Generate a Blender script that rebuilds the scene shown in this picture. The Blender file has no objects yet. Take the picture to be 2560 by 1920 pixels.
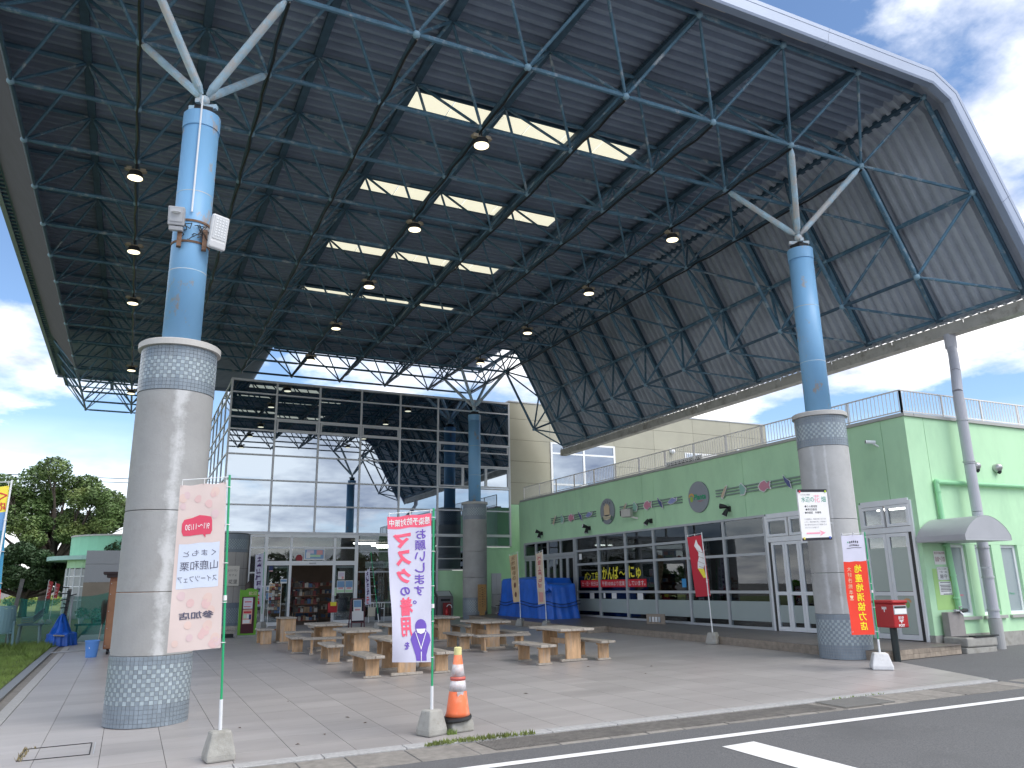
import bpy, bmesh, math, random
from math import sin, cos, pi, radians, sqrt, atan2, hypot
from mathutils import Vector, Matrix
random.seed(7)
D = bpy.data
SC = bpy.context.scene
COL = SC.collection
# ------------------------------------------------------------------ camera, sky, sun, exposure
YAW, PIT, ROL, F_PX = 0.44914992, 0.25198358, -0.01628028, 1949.643
def cam_axes():
    cy, sy, cp, sp, cr, sr = cos(YAW), sin(YAW), cos(PIT), sin(PIT), cos(ROL), sin(ROL)
    fw = Vector((sy*cp, cy*cp, sp)); r = Vector((cy, -sy, 0)); u = r.cross(fw)
    return r*cr + u*sr, u*cr - r*sr, fw
_r, _u, _f = cam_axes()
cam = D.objects.new('camera', D.cameras.new('camera')); COL.objects.link(cam)
cam.matrix_world = Matrix(((_r.x, _u.x, -_f.x, 0), (_r.y, _u.y, -_f.y, 0), (_r.z, _u.z, -_f.z, 1.566781), (0, 0, 0, 1)))
cam.data.sensor_width = 36; cam.data.lens = F_PX/2560*36
cam.data.clip_start = .05; cam.data.clip_end = 2000
SC.camera = cam

SUN_EL, SUN_AZ = radians(52), radians(150)          # azimuth clockwise from +Y
W = D.worlds.new('World'); SC.world = W; W.use_nodes = True
def build_world():
    nt = W.node_tree; N = nt.nodes; L = nt.links; N.clear()
    out = N.new('ShaderNodeOutputWorld')
    sky = N.new('ShaderNodeTexSky'); sky.sky_type = 'NISHITA'; sky.sun_disc = False
    sky.sun_elevation = SUN_EL; sky.sun_rotation = SUN_AZ; sky.altitude = 50; sky.air_density = 1.0; sky.dust_density = .3; sky.ozone_density = 4.0
    bg = N.new('ShaderNodeBackground'); bg.inputs[1].default_value = .105; L.new(sky.outputs[0], bg.inputs[0])
    tc = N.new('ShaderNodeTexCoord')
    sep = N.new('ShaderNodeSeparateXYZ'); L.new(tc.outputs['Generated'], sep.inputs[0])
    def math_(op, a, b=None, c=None):
        m = N.new('ShaderNodeMath'); m.operation = op
        for i, x in enumerate((a, b, c)):
            if x is None: continue
            if isinstance(x, (int, float)): m.inputs[i].default_value = x
            else: L.new(x, m.inputs[i])
        return m.outputs[0]
    den = math_('ADD', math_('MAXIMUM', sep.outputs[2], 0.0), .22)
    cx = math_('DIVIDE', sep.outputs[0], den); cy = math_('DIVIDE', sep.outputs[1], den)
    cmb = N.new('ShaderNodeCombineXYZ'); L.new(cx, cmb.inputs[0]); L.new(cy, cmb.inputs[1])
    def noise(scale, det, off, rough=.55):
        mp = N.new('ShaderNodeMapping'); mp.inputs[1].default_value = off; L.new(cmb.outputs[0], mp.inputs[0])
        n = N.new('ShaderNodeTexNoise'); n.inputs['Scale'].default_value = scale; n.inputs['Detail'].default_value = det
        n.inputs['Roughness'].default_value = rough; L.new(mp.outputs[0], n.inputs[0]); return n.outputs[0]
    n1 = noise(.75, 9, (3.1, 1.7, 0), .58)
    n2 = noise(2.6, 6, (9.1, 4.7, 3.), .6)
    ramp = N.new('ShaderNodeValToRGB'); L.new(n1, ramp.inputs[0])
    ramp.color_ramp.elements[0].position = .455; ramp.color_ramp.elements[1].position = .535
    # towards the horizon the clouds close up
    hz = N.new('ShaderNodeMapRange'); hz.inputs[1].default_value = .02; hz.inputs[2].default_value = .19; hz.inputs[3].default_value = 1.; hz.inputs[4].default_value = 0.
    L.new(sep.outputs[2], hz.inputs[0])
    mask = math_('MAXIMUM', ramp.outputs[0], math_('MULTIPLY', hz.outputs[0], .95))
    cr2 = N.new('ShaderNodeValToRGB'); L.new(n2, cr2.inputs[0])
    e = cr2.color_ramp.elements; e[0].position = .30; e[0].color = (.30, .33, .42, 1); e[1].position = .60; e[1].color = (1.0, .98, .95, 1)
    cbg = N.new('ShaderNodeBackground'); L.new(cr2.outputs[0], cbg.inputs[0]); cbg.inputs[1].default_value = 1.15
    mix = N.new('ShaderNodeMixShader'); L.new(mask, mix.inputs[0]); L.new(bg.outputs[0], mix.inputs[1]); L.new(cbg.outputs[0], mix.inputs[2])
    L.new(mix.outputs[0], out.inputs[0])
build_world()
sl = D.lights.new('sun', 'SUN'); sl.energy = 1.6; sl.angle = radians(45); sl.color = (1, .95, .88)
so = D.objects.new('sun', sl); COL.objects.link(so)
sd = Vector((sin(SUN_AZ)*cos(SUN_EL), cos(SUN_AZ)*cos(SUN_EL), sin(SUN_EL)))
so.rotation_euler = sd.to_track_quat('Z', 'Y').to_euler()
SC.view_settings.view_transform = 'Standard'; SC.view_settings.look = 'None'; SC.view_settings.gamma = 1
SC.view_settings.exposure = 0.98; SC.view_settings.use_curve_mapping = False
SC.render.engine = 'CYCLES'
SC.cycles.use_denoising = True
SC.cycles.max_bounces = 8; SC.cycles.diffuse_bounces = 4; SC.cycles.glossy_bounces = 4; SC.cycles.transparent_max_bounces = 12
SC.cycles.sample_clamp_indirect = 6

# ------------------------------------------------------------------ the frame of the place
SX, SY, SC0 = 0.0116814, 0.0095689, -0.1121751
def gz(x, y): return SX*x + SY*y + SC0
X0, Y0, ZB, ZT, ZR = -0.6453, 10.2899, 10.1487, 11.4924, 11.75
LC, RC, BC = (X0+1, Y0+1), (X0+13, Y0+1), (X0+13, Y0+19)
YG, XG, YF = 30.7, 14.5, 11.0        # planes of the glass wall, the shop front and the shop's road side

# ------------------------------------------------------------------ materials
MATS = {}
def mat(name, col, rough=.6, var=.12, scale=3., bump=0., metal=0., bscale=None, spec=.5, dirt=None, dscale=.6, dpos=(.5, .7), stretch=(1, 1, 1), emit=None, rnd=0., alpha=None, coat=0.):
    if name in MATS: return MATS[name]
    m = D.materials.new(name); m.use_nodes = True; nt = m.node_tree; N = nt.nodes; L = nt.links
    b = N['Principled BSDF']; b.inputs['Roughness'].default_value = rough; b.inputs['Metallic'].default_value = metal
    b.inputs['Specular IOR Level'].default_value = spec; b.inputs['Coat Weight'].default_value = coat
    geo = N.new('ShaderNodeNewGeometry'); mp = N.new('ShaderNodeMapping'); mp.inputs[3].default_value = stretch
    L.new(geo.outputs['Position'], mp.inputs[0])
    c0 = [max(0, c*(1-var)) for c in col]; c1 = [min(1, c*(1+var)) for c in col]
    last = None
    n = N.new('ShaderNodeTexNoise'); n.inputs['Scale'].default_value = scale; n.inputs['Detail'].default_value = 6; n.inputs['Roughness'].default_value = .62
    L.new(mp.outputs[0], n.inputs[0])
    r = N.new('ShaderNodeValToRGB'); r.color_ramp.elements[0].position = .3; r.color_ramp.elements[1].position = .7
    r.color_ramp.elements[0].color = (*c0, 1); r.color_ramp.elements[1].color = (*c1, 1)
    L.new(n.outputs[0], r.inputs[0]); last = r.outputs[0]
    if dirt is not None:
        n2 = N.new('ShaderNodeTexNoise'); n2.inputs['Scale'].default_value = dscale; n2.inputs['Detail'].default_value = 8; n2.inputs['Roughness'].default_value = .7
        L.new(mp.outputs[0], n2.inputs[0])
        mr = N.new('ShaderNodeMapRange'); mr.inputs[1].default_value, mr.inputs[2].default_value = dpos; L.new(n2.outputs[0], mr.inputs[0])
        mx = N.new('ShaderNodeMix'); mx.data_type = 'RGBA'; L.new(mr.outputs[0], mx.inputs[0]); L.new(last, mx.inputs[6]); mx.inputs[7].default_value = (*dirt, 1)
        last = mx.outputs[2]
    if rnd:
        oi = N.new('ShaderNodeObjectInfo'); mr = N.new('ShaderNodeMapRange'); mr.inputs[3].default_value = 1-rnd; mr.inputs[4].default_value = 1+rnd
        L.new(oi.outputs['Random'], mr.inputs[0])
        mx = N.new('ShaderNodeMix'); mx.data_type = 'RGBA'; mx.blend_type = 'MULTIPLY'; mx.inputs[0].default_value = 1
        L.new(last, mx.inputs[6]); L.new(mr.outputs[0], mx.inputs[7]); last = mx.outputs[2]
    L.new(last, b.inputs['Base Color'])
    if bump:
        n3 = N.new('ShaderNodeTexNoise'); n3.inputs['Scale'].default_value = bscale or scale*8; n3.inputs['Detail'].default_value = 5
        L.new(mp.outputs[0], n3.inputs[0])
        bp = N.new('ShaderNodeBump'); bp.inputs['Strength'].default_value = bump; bp.inputs['Distance'].default_value = .01
        L.new(n3.outputs[0], bp.inputs['Height']); L.new(bp.outputs[0], b.inputs['Normal'])
    if emit: b.inputs['Emission Color'].default_value = (*emit[:3], 1); b.inputs['Emission Strength'].default_value = emit[3]
    if alpha is not None: b.inputs['Alpha'].default_value = alpha
    MATS[name] = m; return m
def glass_mat(name, tint, refl, rcol=(.9, .95, 1)):
    m = D.materials.new(name); m.use_nodes = True; nt = m.node_tree; N = nt.nodes; L = nt.links; N.clear()
    out = N.new('ShaderNodeOutputMaterial'); tr = N.new('ShaderNodeBsdfTransparent'); tr.inputs[0].default_value = (*tint, 1)
    gl = N.new('ShaderNodeBsdfGlossy'); gl.inputs[0].default_value = (*rcol, 1); gl.inputs['Roughness'].default_value = .005
    fr = N.new('ShaderNodeFresnel'); fr.inputs[0].default_value = 1.5
    ad = N.new('ShaderNodeMath'); ad.operation = 'ADD'; ad.use_clamp = True; ad.inputs[1].default_value = refl; L.new(fr.outputs[0], ad.inputs[0])
    mx = N.new('ShaderNodeMixShader'); L.new(ad.outputs[0], mx.inputs[0]); L.new(tr.outputs[0], mx.inputs[1]); L.new(gl.outputs[0], mx.inputs[2]); L.new(mx.outputs[0], out.inputs[0])
    MATS[name] = m; return m
def flat(name, col, rough=.6, **k): return mat(name, col, rough, var=.03, scale=5, **k)

M_asphalt = mat('asphalt', (.125, .127, .132), .85, .4, 70, .6, bscale=160, dirt=(.098, .10, .104), dscale=.5)
M_paint = mat('road_paint', (.78, .78, .78), .6, .06, 20, .2, dirt=(.45, .45, .45), dscale=9, dpos=(.62, .8))
M_tile = mat('floor_tile', (.36, .34, .333), .40, .10, 1.3, .08, bscale=90, dirt=(.30, .28, .275), dscale=.8, dpos=(.45, .8), stretch=(.35, 1.6, 1), rnd=.07)
M_joint = flat('tile_joint', (.10, .095, .09), .9)
M_plat = mat('platform_tile', (.15, .13, .12), .4, .18, 2., .1, stretch=(.5, 2, 1))
M_riser = mat('riser_tile', (.30, .25, .20), .6, .25, 9., rnd=.15)
M_kerb = mat('granite', (.37, .37, .37), .8, .18, 25, .3, bscale=80)
M_gutter = mat('gutter_concrete', (.24, .225, .205), .9, .2, 12, .5, bscale=70, rnd=.12, dirt=(.17, .16, .15), dscale=2.)
M_conc = mat('column_concrete', (.37, .368, .36), .8, .10, 2.2, .25, bscale=40, dirt=(.30, .29, .28), dscale=.9, dpos=(.52, .75))
M_conc2 = mat('block_concrete', (.34, .335, .31), .9, .15, 8, .4, bscale=60, dirt=(.25, .24, .21), dscale=5)
M_efflo = mat('efflorescence', (.62, .63, .64), .9, .12, 14, alpha=None)
M_blue = mat('blue_column_paint', (.21, .44, .70), .45, .06, 2, .05, dirt=(.38, .37, .38), dscale=2.6, dpos=(.585, .635), stretch=(1, 1, .55))
M_steel = mat('frame_paint', (.078, .172, .25), .55, .25, 3, .1, dirt=(.36, .40, .43), dscale=3.5, dpos=(.54, .68))
M_ball = flat('node_paint', (.22, .36, .46), .5)
M_strut = mat('strut_paint', (.42, .60, .72), .55, .2, 4, .1, dirt=(.55, .55, .54), dscale=3., dpos=(.45, .6))
M_chord = mat('chord_paint', (.05, .10, .15), .6, .25, 4)
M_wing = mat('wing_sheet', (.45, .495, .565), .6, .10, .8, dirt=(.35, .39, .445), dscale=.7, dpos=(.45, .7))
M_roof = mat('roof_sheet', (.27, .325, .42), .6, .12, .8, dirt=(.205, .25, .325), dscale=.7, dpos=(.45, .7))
M_fascia = mat('fascia_metal', (.30, .36, .48), .45, .05, 1, metal=.15)
M_sky = mat('skylight_sheet', (.75, .72, .55), .5, .12, 3, emit=(.86, .82, .64, .5))  # opaque sheet; its added glow stands in for daylight coming through
M_greyt = mat('grey_tile', (.225, .27, .315), .3, .12, 6, rnd=.10)
M_lightt = mat('light_tile', (.36, .43, .465), .3, .10, 6, rnd=.10)
M_grout = flat('grout', (.34, .35, .36), .9)
M_cap = flat('cap_ring', (.50, .49, .47), .6)
M_green = mat('green_wall', (.50, .78, .50), .75, .05, 1.2, .08, bscale=30, dirt=(.41, .67, .43), dscale=1.1, dpos=(.48, .75), stretch=(1, 1, .45))
M_ygreen = flat('yellow_green_patch', (.42, .68, .25), .75)
M_joint2 = flat('wall_joint', (.06, .12, .07), .9)
M_coping = flat('coping', (.42, .42, .40), .5, metal=.3)
M_alu = flat('aluminium', (.47, .49, .51), .45, metal=.25)
M_white = flat('white_frame', (.82, .84, .86), .45)
M_beige = mat('beige_panel', (.37, .36, .285), .6, .07, .8, rnd=.04)
M_rail = flat('rail_metal', (.76, .74, .71), .5)
M_dark = flat('dark_interior', (.03, .032, .035), .8)
M_black = flat('black_metal', (.015, .016, .018), .4)
M_mirror = D.materials.new('reflective_glass'); M_mirror.use_nodes = True
_b = M_mirror.node_tree.nodes['Principled BSDF']; _b.inputs['Base Color'].default_value = (.32, .375, .445, 1); _b.inputs['Metallic'].default_value = 1; _b.inputs['Roughness'].default_value = .012
M_glass = glass_mat('shop_glass', (.76, .80, .80), .04)
M_hallm = flat('hall_frame', (.66, .68, .71), .45)
M_frost = mat('frosted_film', (.40, .47, .46), .35, .03, 2, alpha=.88)
M_wood = mat('weathered_wood', (.50, .32, .18), .75, .28, 3.2, .35, bscale=30, dirt=(.42, .35, .29), dscale=1.3, dpos=(.5, .7), stretch=(6, 6, 1.1), rnd=.12)
M_plank = mat('grey_plank', (.40, .36, .31), .5, .30, 5, .3, bscale=30, dirt=(.24, .20, .16), dscale=3, dpos=(.5, .75), stretch=(9, 1.2, 9), rnd=.12)
M_tarp = mat('blue_tarp', (.012, .13, .62), .38, .2, 2.2, .25, bscale=9)
M_red = flat('red_paint', (.40, .012, .016), .35)
M_cloth_w = flat('white_cloth', (.58, .58, .70), .85)
M_pink = flat('print_pink', (.84, .12, .20), .8)
M_purple = flat('print_purple', (.16, .09, .46), .8)
M_salmon = mat('salmon_cloth', (.65, .54, .51), .85, .04, 3)
M_poleg = flat('green_pole', (.02, .36, .15), .4)
M_polew = flat('white_pole', (.72, .74, .76), .4)
M_orange = mat('cone_orange', (.82, .17, .06), .55, .1, 6, dirt=(.75, .33, .22), dscale=4)
M_yellow = flat('print_yellow', (.85, .75, .06), .7)
M_paper = flat('paper_white', (.80, .80, .80), .8)
M_ink = flat('print_black', (.02, .02, .03), .8)
M_grass = mat('grass', (.18, .26, .06), .9, .45, 1.1, dirt=(.24, .30, .10), dscale=6)
M_lawn = mat('lawn_soil', (.095, .125, .04), .95, .4, 2.0, .5, bscale=60)
M_field = mat('field', (.22, .27, .07), .95, .2, .3)
M_bark = mat('bark', (.07, .055, .045), .9, .3, 6, .6)
M_leaf = mat('leaf', (.10, .165, .05), .55, .5, 1.1, dirt=(.18, .22, .065), dscale=.55, dpos=(.5, .7))
M_leaf2 = mat('dark_leaf', (.05, .095, .038), .6, .5, 1.4)
M_net = mat('green_net', (.005, .25, .19), .8, .1, 5, alpha=.62)
M_mesh = mat('dark_screen', (.024, .026, .034), .8, .25, 2, alpha=.96)
M_brown = mat('brown_wood', (.24, .09, .045), .6, .2, 4, stretch=(6, 6, 1))

# ------------------------------------------------------------------ mesh helpers
class MB:
    def __init__(s): s.v = []; s.f = []; s.m = []
    def add(s, vs, fs, mi=0):
        b = len(s.v); s.v += [tuple(v) for v in vs]
        for f in fs: s.f.append(tuple(b+i for i in f)); s.m.append(mi)
        return s
    def box(s, x0, x1, y0, y1, z0, z1, mi=0):
        return s.add([(x0,y0,z0),(x1,y0,z0),(x1,y1,z0),(x0,y1,z0),(x0,y0,z1),(x1,y0,z1),(x1,y1,z1),(x0,y1,z1)],
              [(0,3,2,1),(4,5,6,7),(0,1,5,4),(1,2,6,5),(2,3,7,6),(3,0,4,7)], mi)
    def cbox(s, c, w, d, h, rz=0, mi=0):
        x, y, z = c; ca, sa = cos(rz), sin(rz); vs = []
        for zz in (z, z+h):
            for a, b in ((-1,-1),(1,-1),(1,1),(-1,1)):
                px, py = a*w/2, b*d/2; vs.append((x+px*ca-py*sa, y+px*sa+py*ca, zz))
        return s.add(vs, [(0,3,2,1),(4,5,6,7),(0,1,5,4),(1,2,6,5),(2,3,7,6),(3,0,4,7)], mi)
    def frame_axes(s, p, q):
        p = Vector(p); q = Vector(q); d = (q-p).normalized()
        a = Vector((0,0,1)) if abs(d.z) < .9 else Vector((1,0,0))
        u = d.cross(a).normalized(); w = u.cross(d).normalized(); return p, q, u, w
    def bar(s, p, q, a, b, mi=0):
        p, q, u, w = s.frame_axes(p, q); vs = []
        for c in (p, q):
            for i, j in ((-1,-1),(1,-1),(1,1),(-1,1)): vs.append(c + u*(i*a/2) + w*(j*b/2))
        return s.add(vs, [(0,3,2,1),(4,5,6,7),(0,1,5,4),(1,2,6,5),(2,3,7,6),(3,0,4,7)], mi)
    def tube(s, p, q, r, n=8, r2=None, mi=0, cap=True):
        p, q, u, w = s.frame_axes(p, q); r2 = r if r2 is None else r2; vs = []
        for c, rr in ((p, r), (q, r2)):
            for k in range(n): t = 2*pi*k/n; vs.append(c + u*(rr*cos(t)) + w*(rr*sin(t)))
        fs = [(k, (k+1) % n, n+(k+1) % n, n+k) for k in range(n)]
        if cap: fs += [tuple(range(n-1, -1, -1)), tuple(range(n, 2*n))]
        return s.add(vs, fs, mi)
    def path(s, pts, r, n=6, mi=0):
        for a, b in zip(pts, pts[1:]): s.tube(a, b, r, n, mi=mi)
        return s
    def lathe(s, prof, c, n=24, mi=0, a0=0., a1=2*pi, sx=1., sy=1.):
        full = abs(a1-a0-2*pi) < 1e-6; k = n if full else n+1; vs = []
        for r, z in prof:
            for i in range(k): t = a0+(a1-a0)*i/n; vs.append((c[0]+sx*r*cos(t), c[1]+sy*r*sin(t), c[2]+z))
        fs = []
        for j in range(len(prof)-1):
            for i in range(n):
                i2 = (i+1) % k if full else i+1
                fs.append((j*k+i, j*k+i2, (j+1)*k+i2, (j+1)*k+i))
        if full:
            if prof[0][0] > 1e-4: fs.append(tuple(range(k-1, -1, -1)))
            if prof[-1][0] > 1e-4: fs.append(tuple(range((len(prof)-1)*k, len(prof)*k)))
        return s.add(vs, fs, mi)
    def ball(s, c, r, n=8, mi=0):
        m = max(3, n//2); return s.lathe([(max(1e-5, r*sin(pi*j/m)), -r*cos(pi*j/m)) for j in range(m+1)], c, n, mi)
    def prism(s, poly, f0, f1, mi=0):
        n = len(poly); g0 = f0 if callable(f0) else (lambda x, y: f0); g1 = f1 if callable(f1) else (lambda x, y: f1)
        vs = [(x, y, g0(x, y)) for x, y in poly] + [(x, y, g1(x, y)) for x, y in poly]
        return s.add(vs, [tuple(range(n-1, -1, -1)), tuple(range(n, 2*n))] + [(i, (i+1) % n, n+(i+1) % n, n+i) for i in range(n)], mi)
    def plate(s, pts, o, u, v, n, th, mi=0):
        """2-D outline pts placed at o + x*u + y*v, thickness th along n"""
        o, u, v, n = map(Vector, (o, u, v, n)); k = len(pts)
        vs = [o+u*x+v*y for x, y in pts] + [o+u*x+v*y+n*th for x, y in pts]
        return s.add(vs, [tuple(range(k-1, -1, -1)), tuple(range(k, 2*k))] + [(i, (i+1) % k, k+(i+1) % k, k+i) for i in range(k)], mi)
    def build(s, name, mats, parent=None, label=None, kind=None, smooth=False, local=False, bevel=0, fix=False):
        me = D.meshes.new(name); off = Vector((0,0,0))
        p = parent
        while p is not None and not local: off += Vector(p.location); p = p.parent
        me.from_pydata([(v[0]-off.x, v[1]-off.y, v[2]-off.z) for v in s.v], [], s.f)
        for m in (mats if isinstance(mats, (list, tuple)) else [mats]): me.materials.append(m)
        if any(s.m): me.polygons.foreach_set('material_index', s.m)
        if fix:
            bm = bmesh.new(); bm.from_mesh(me); bmesh.ops.recalc_face_normals(bm, faces=bm.faces); bm.to_mesh(me); bm.free()
        if smooth: me.polygons.foreach_set('use_smooth', [True]*len(me.polygons))
        me.update()
        o = D.objects.new(name, me); COL.objects.link(o)
        if parent is not None: o.parent = parent
        if label: o['label'] = label
        if kind: o['kind'] = kind
        if bevel:
            b = o.modifiers.new('bevel', 'BEVEL'); b.width = bevel; b.segments = 2; b.limit_method = 'ANGLE'; b.angle_limit = radians(40)
        return o
def thing(name, label, cat, loc=(0,0,0), group=None, rz=0):
    o = D.objects.new(name, None); COL.objects.link(o); o.location = loc; o.rotation_euler = (0,0,rz); o.empty_display_size = .1
    o['label'] = label; o['category'] = cat
    if group: o['group'] = group
    return o
def tag(o, label, cat, group=None):
    o['label'] = label; o['category'] = cat
    if group: o['group'] = group
    return o
def dup(root, loc, label, group=None, rz=None):
    r = root.copy(); COL.objects.link(r); r.location = loc
    if rz is not None: r.rotation_euler = (0, 0, rz)
    r['label'] = label
    if group: r['group'] = group
    for ch in root.children:
        c = ch.copy(); COL.objects.link(c); c.parent = r
        for g in ch.children: d = g.copy(); COL.objects.link(d); d.parent = c
    return r
def inst(o, loc, parent=None):
    c = o.copy(); COL.objects.link(c); c.location = loc
    if parent is not None: c.parent = parent
    return c
_TX = {}
def txt(s, fat=0.):
    """text as a flat mesh, scaled to height 1 and centred: (verts, faces, width)"""
    if any(ord(c) >= 0x4e00 for c in s): fat = 0.
    if (s, fat) in _TX: return _TX[(s, fat)]
    cu = D.curves.new('t', 'FONT'); cu.body = s; cu.offset = fat; cu.resolution_u = 3; cu.size = 1
    o = D.objects.new('t', cu); COL.objects.link(o); bpy.context.view_layer.update()
    me = o.evaluated_get(bpy.context.evaluated_depsgraph_get()).to_mesh()
    vs = [(v.co.x, v.co.y) for v in me.vertices]; fs = [tuple(p.vertices) for p in me.polygons]
    D.objects.remove(o); D.curves.remove(cu)
    if not vs: vs = [(0,0),(1,0),(0,1)]
    x0 = min(v[0] for v in vs); x1 = max(v[0] for v in vs); y0 = min(v[1] for v in vs); y1 = max(v[1] for v in vs); h = max(y1-y0, 1e-3)
    r = ([((x-(x0+x1)/2)/h, (y-(y0+y1)/2)/h) for x, y in vs], fs, (x1-x0)/h)
    _TX[(s, fat)] = r; return r
def put(mb, s, fn, cx, cy, w=None, h=None, fat=0., mi=0, mirror=False):
    """print text s into mb through the mapping fn(x, y) -> point, centred at (cx, cy); width w and height h in the mapping's units"""
    vs, fs, ar = txt(s, fat)
    if h is None: h = w/ar
    if w is None: w = h*ar
    sg = -1 if mirror else 1
    return mb.add([fn(cx+sg*x*w/ar, cy+y*h) for x, y in vs], [f if not mirror else tuple(reversed(f)) for f in fs], mi)
def shape(mb, pts, fn, mi=0): return mb.add([fn(x, y) for x, y in pts], [tuple(range(len(pts)))], mi)
def ell(cx, cy, rx, ry, n=20, a0=0, a1=2*pi): return [(cx+rx*cos(a0+(a1-a0)*k/n), cy+ry*sin(a0+(a1-a0)*k/n)) for k in range(n)]
def clip(poly, a, b, c):
    """keep a*x+b*y <= c"""
    out = []
    for i in range(len(poly)):
        p, q = poly[i], poly[(i+1) % len(poly)]; dp = a*p[0]+b*p[1]-c; dq = a*q[0]+b*q[1]-c
        if dp <= 0: out.append(p)
        if dp*dq < 0: t = dp/(dp-dq); out.append((p[0]+t*(q[0]-p[0]), p[1]+t*(q[1]-p[1])))
    return out
# ------------------------------------------------------------------ ground, road, plaza
def G3(x, y, o=0.): return (x, y, gz(x, y)+o)
def sheet(name, poly, o, m, kind='structure'):
    return MB().add([G3(x, y, o) for x, y in poly], [tuple(range(len(poly)))]).build(name, m, kind=kind)
sheet('ground', [(-400,-300),(400,-300),(400,600),(-400,600)], -.14, mat('far_ground', (.13,.125,.115), .95, .2, .5))
sheet('road', [(-90,-70),(90,-70),(90,12.5),(-1.7,12.5),(-1.7,8.6),(-90,8.6)], -.018, M_asphalt)
sheet('asphalt_apron', [(11.55,7.0),(60,6),(60,12.5),(12.3,12.5)], -.012, M_asphalt)
def kf(x): return 8.19-.0255*x          # front edge of the kerb
# painted line and bay marking
pl = MB().add([G3(-12, 7.10+.40, -.013), G3(-12, 7.10+.53, -.013), G3(30, 6.10, -.013), G3(30, 6.23, -.013)], [(0,2,3,1)]); pl.build('edge_line', M_paint, kind='structure')
MB().add([G3(5.40,6.60,-.013), G3(5.82,6.62,-.013), G3(5.80,1.6,-.013), G3(5.36,1.6,-.013)], [(0,3,2,1)]).build('bay_line', M_paint, kind='structure')
# plaza: bed + tiles
plaza_poly = [(-1.25, kf(-1.25)+.18), (11.6, kf(11.6)+.18), (12.5, 10.3), (12.5, 31.0), (-1.25, 31.0)]
plaza = D.objects.new('plaza_floor', None); COL.objects.link(plaza); plaza['kind'] = 'structure'
MB().prism(plaza_poly, lambda x, y: gz(x,y)-.1, lambda x, y: gz(x,y)-.006).build('tile_bed', M_joint, plaza)
TP = .578; gx0 = -1.25; gy0 = 8.26-TP
tiles = []
for j in range(40):
    for i in range(25):
        x0 = gx0+i*TP; y0 = gy0+j*TP
        p = [(x0+.003,y0+.002),(x0+TP-.003,y0+.002),(x0+TP-.003,y0+TP-.002),(x0+.003,y0+TP-.002)]
        q = clip(p, -.0255, -1, -(8.19+.182)); q = clip(q, 2.45, -.9, 2.45*12.5-.9*10.3) if y0 < 10.4 else clip(q, 1, 0, 12.5)
        q = clip(q, 0, 1, 31.0) if q else q
        if len(q) < 3: continue
        full = len(q) == 4 and q == p
        cxm, cym = x0+TP/2, y0+TP/2; d = Vector((cxm, cym, 0)); 
        dep = cxm*.434+cym*.9
        vis = dep > 1 and -.72 < (cxm*.9-cym*.434)/dep < .72
        tiles.append(((cym**2+cxm**2)*(1 if vis else 50), full, q, x0, y0))
tiles.sort(key=lambda t: t[0])
proto = None; rest = MB()
for k, (dd, full, q, x0, y0) in enumerate(tiles):
    zt = lambda x, y: gz(x, y)
    if k < 300:
        if full:
            if proto is None:
                proto = MB().prism([(.003,.002),(TP-.003,.002),(TP-.003,TP-.002),(.003,TP-.002)], lambda x, y: SX*x+SY*y-.03, lambda x, y: SX*x+SY*y).build('floor_tile', M_tile, plaza, local=True)
                proto.location = G3(x0, y0)
            else: inst(proto, G3(x0, y0), plaza)
        else: MB().prism(q, lambda x, y: gz(x,y)-.03, zt).build('floor_tile', M_tile, plaza)
    else: rest.prism(q, lambda x, y: gz(x,y)-.03, zt)
rest.build('floor_tiles_beyond', M_tile, plaza, kind='stuff')
# kerb stones and gutter covers
kerb = D.objects.new('kerb', None); COL.objects.link(kerb); kerb['kind'] = 'structure'
x = -1.42
while x < 11.6:
    x1 = min(x+.82, 11.62)
    MB().prism([(x+.004,kf(x)), (x1-.004,kf(x1)), (x1-.004,kf(x1)+.176), (x+.004,kf(x)+.176)], lambda a,b: gz(a,b)-.12, lambda a,b: gz(a,b)+.002).build('kerb_stone', M_kerb, kerb, bevel=.006)
    x = x1
y = kf(-1.3)+.17
while y < 27:
    y1 = y+.9
    MB().prism([(-1.41,y+.004),(-1.256,y+.004),(-1.256,y1-.004),(-1.41,y1-.004)], lambda a,b: gz(a,b)-.12, lambda a,b: gz(a,b)+.003).build('kerb_stone', M_kerb, kerb, bevel=.005)
    y = y1
gut = D.objects.new('gutter', None); COL.objects.link(gut); gut['kind'] = 'structure'
x = -6.; rg = random.Random(3)
while x < 14:
    x1 = x+rg.choice([.46,.46,.6,.87]); dy = rg.uniform(-.006,.006)
    MB().prism([(x+rg.uniform(.004,.014),kf(x)-.008), (x1-.006,kf(x1)-.008), (x1-rg.uniform(.004,.014),kf(x1)-.57+dy), (x+.006,kf(x)-.57+dy)], lambda a,b: gz(a,b)-.15, lambda a,b, t=rg.uniform(-.014,-.006): gz(a,b)+t).build('gutter_cover', M_gutter, gut, bevel=.006)
    x = x1
# steel chequer grate in the gutter
gr = MB(); 
for k in range(34): xx = 8.05+k*.025; gr.prism([(xx,kf(xx)-.03),(xx+.012,kf(xx)-.03),(xx+.012,kf(xx)-.53),(xx,kf(xx)-.53)], lambda a,b: gz(a,b)-.004, lambda a,b: gz(a,b)+.006)
gr.build('gutter_grating', flat('grating', (.26,.255,.24), .7), gut)
# tactile ribs on the covers nearest the camera
rb = MB()
for k in range(150):
    xx = 3.4+k*.03; rb.prism([(xx,kf(xx)-.06),(xx+.012,kf(xx)-.06),(xx+.052,kf(xx)-.50),(xx+.04,kf(xx)-.50)], lambda a,b: gz(a,b)-.01, lambda a,b: gz(a,b)-.003)
rb.build('gutter_ribs', M_gutter, gut, kind='stuff')
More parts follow.
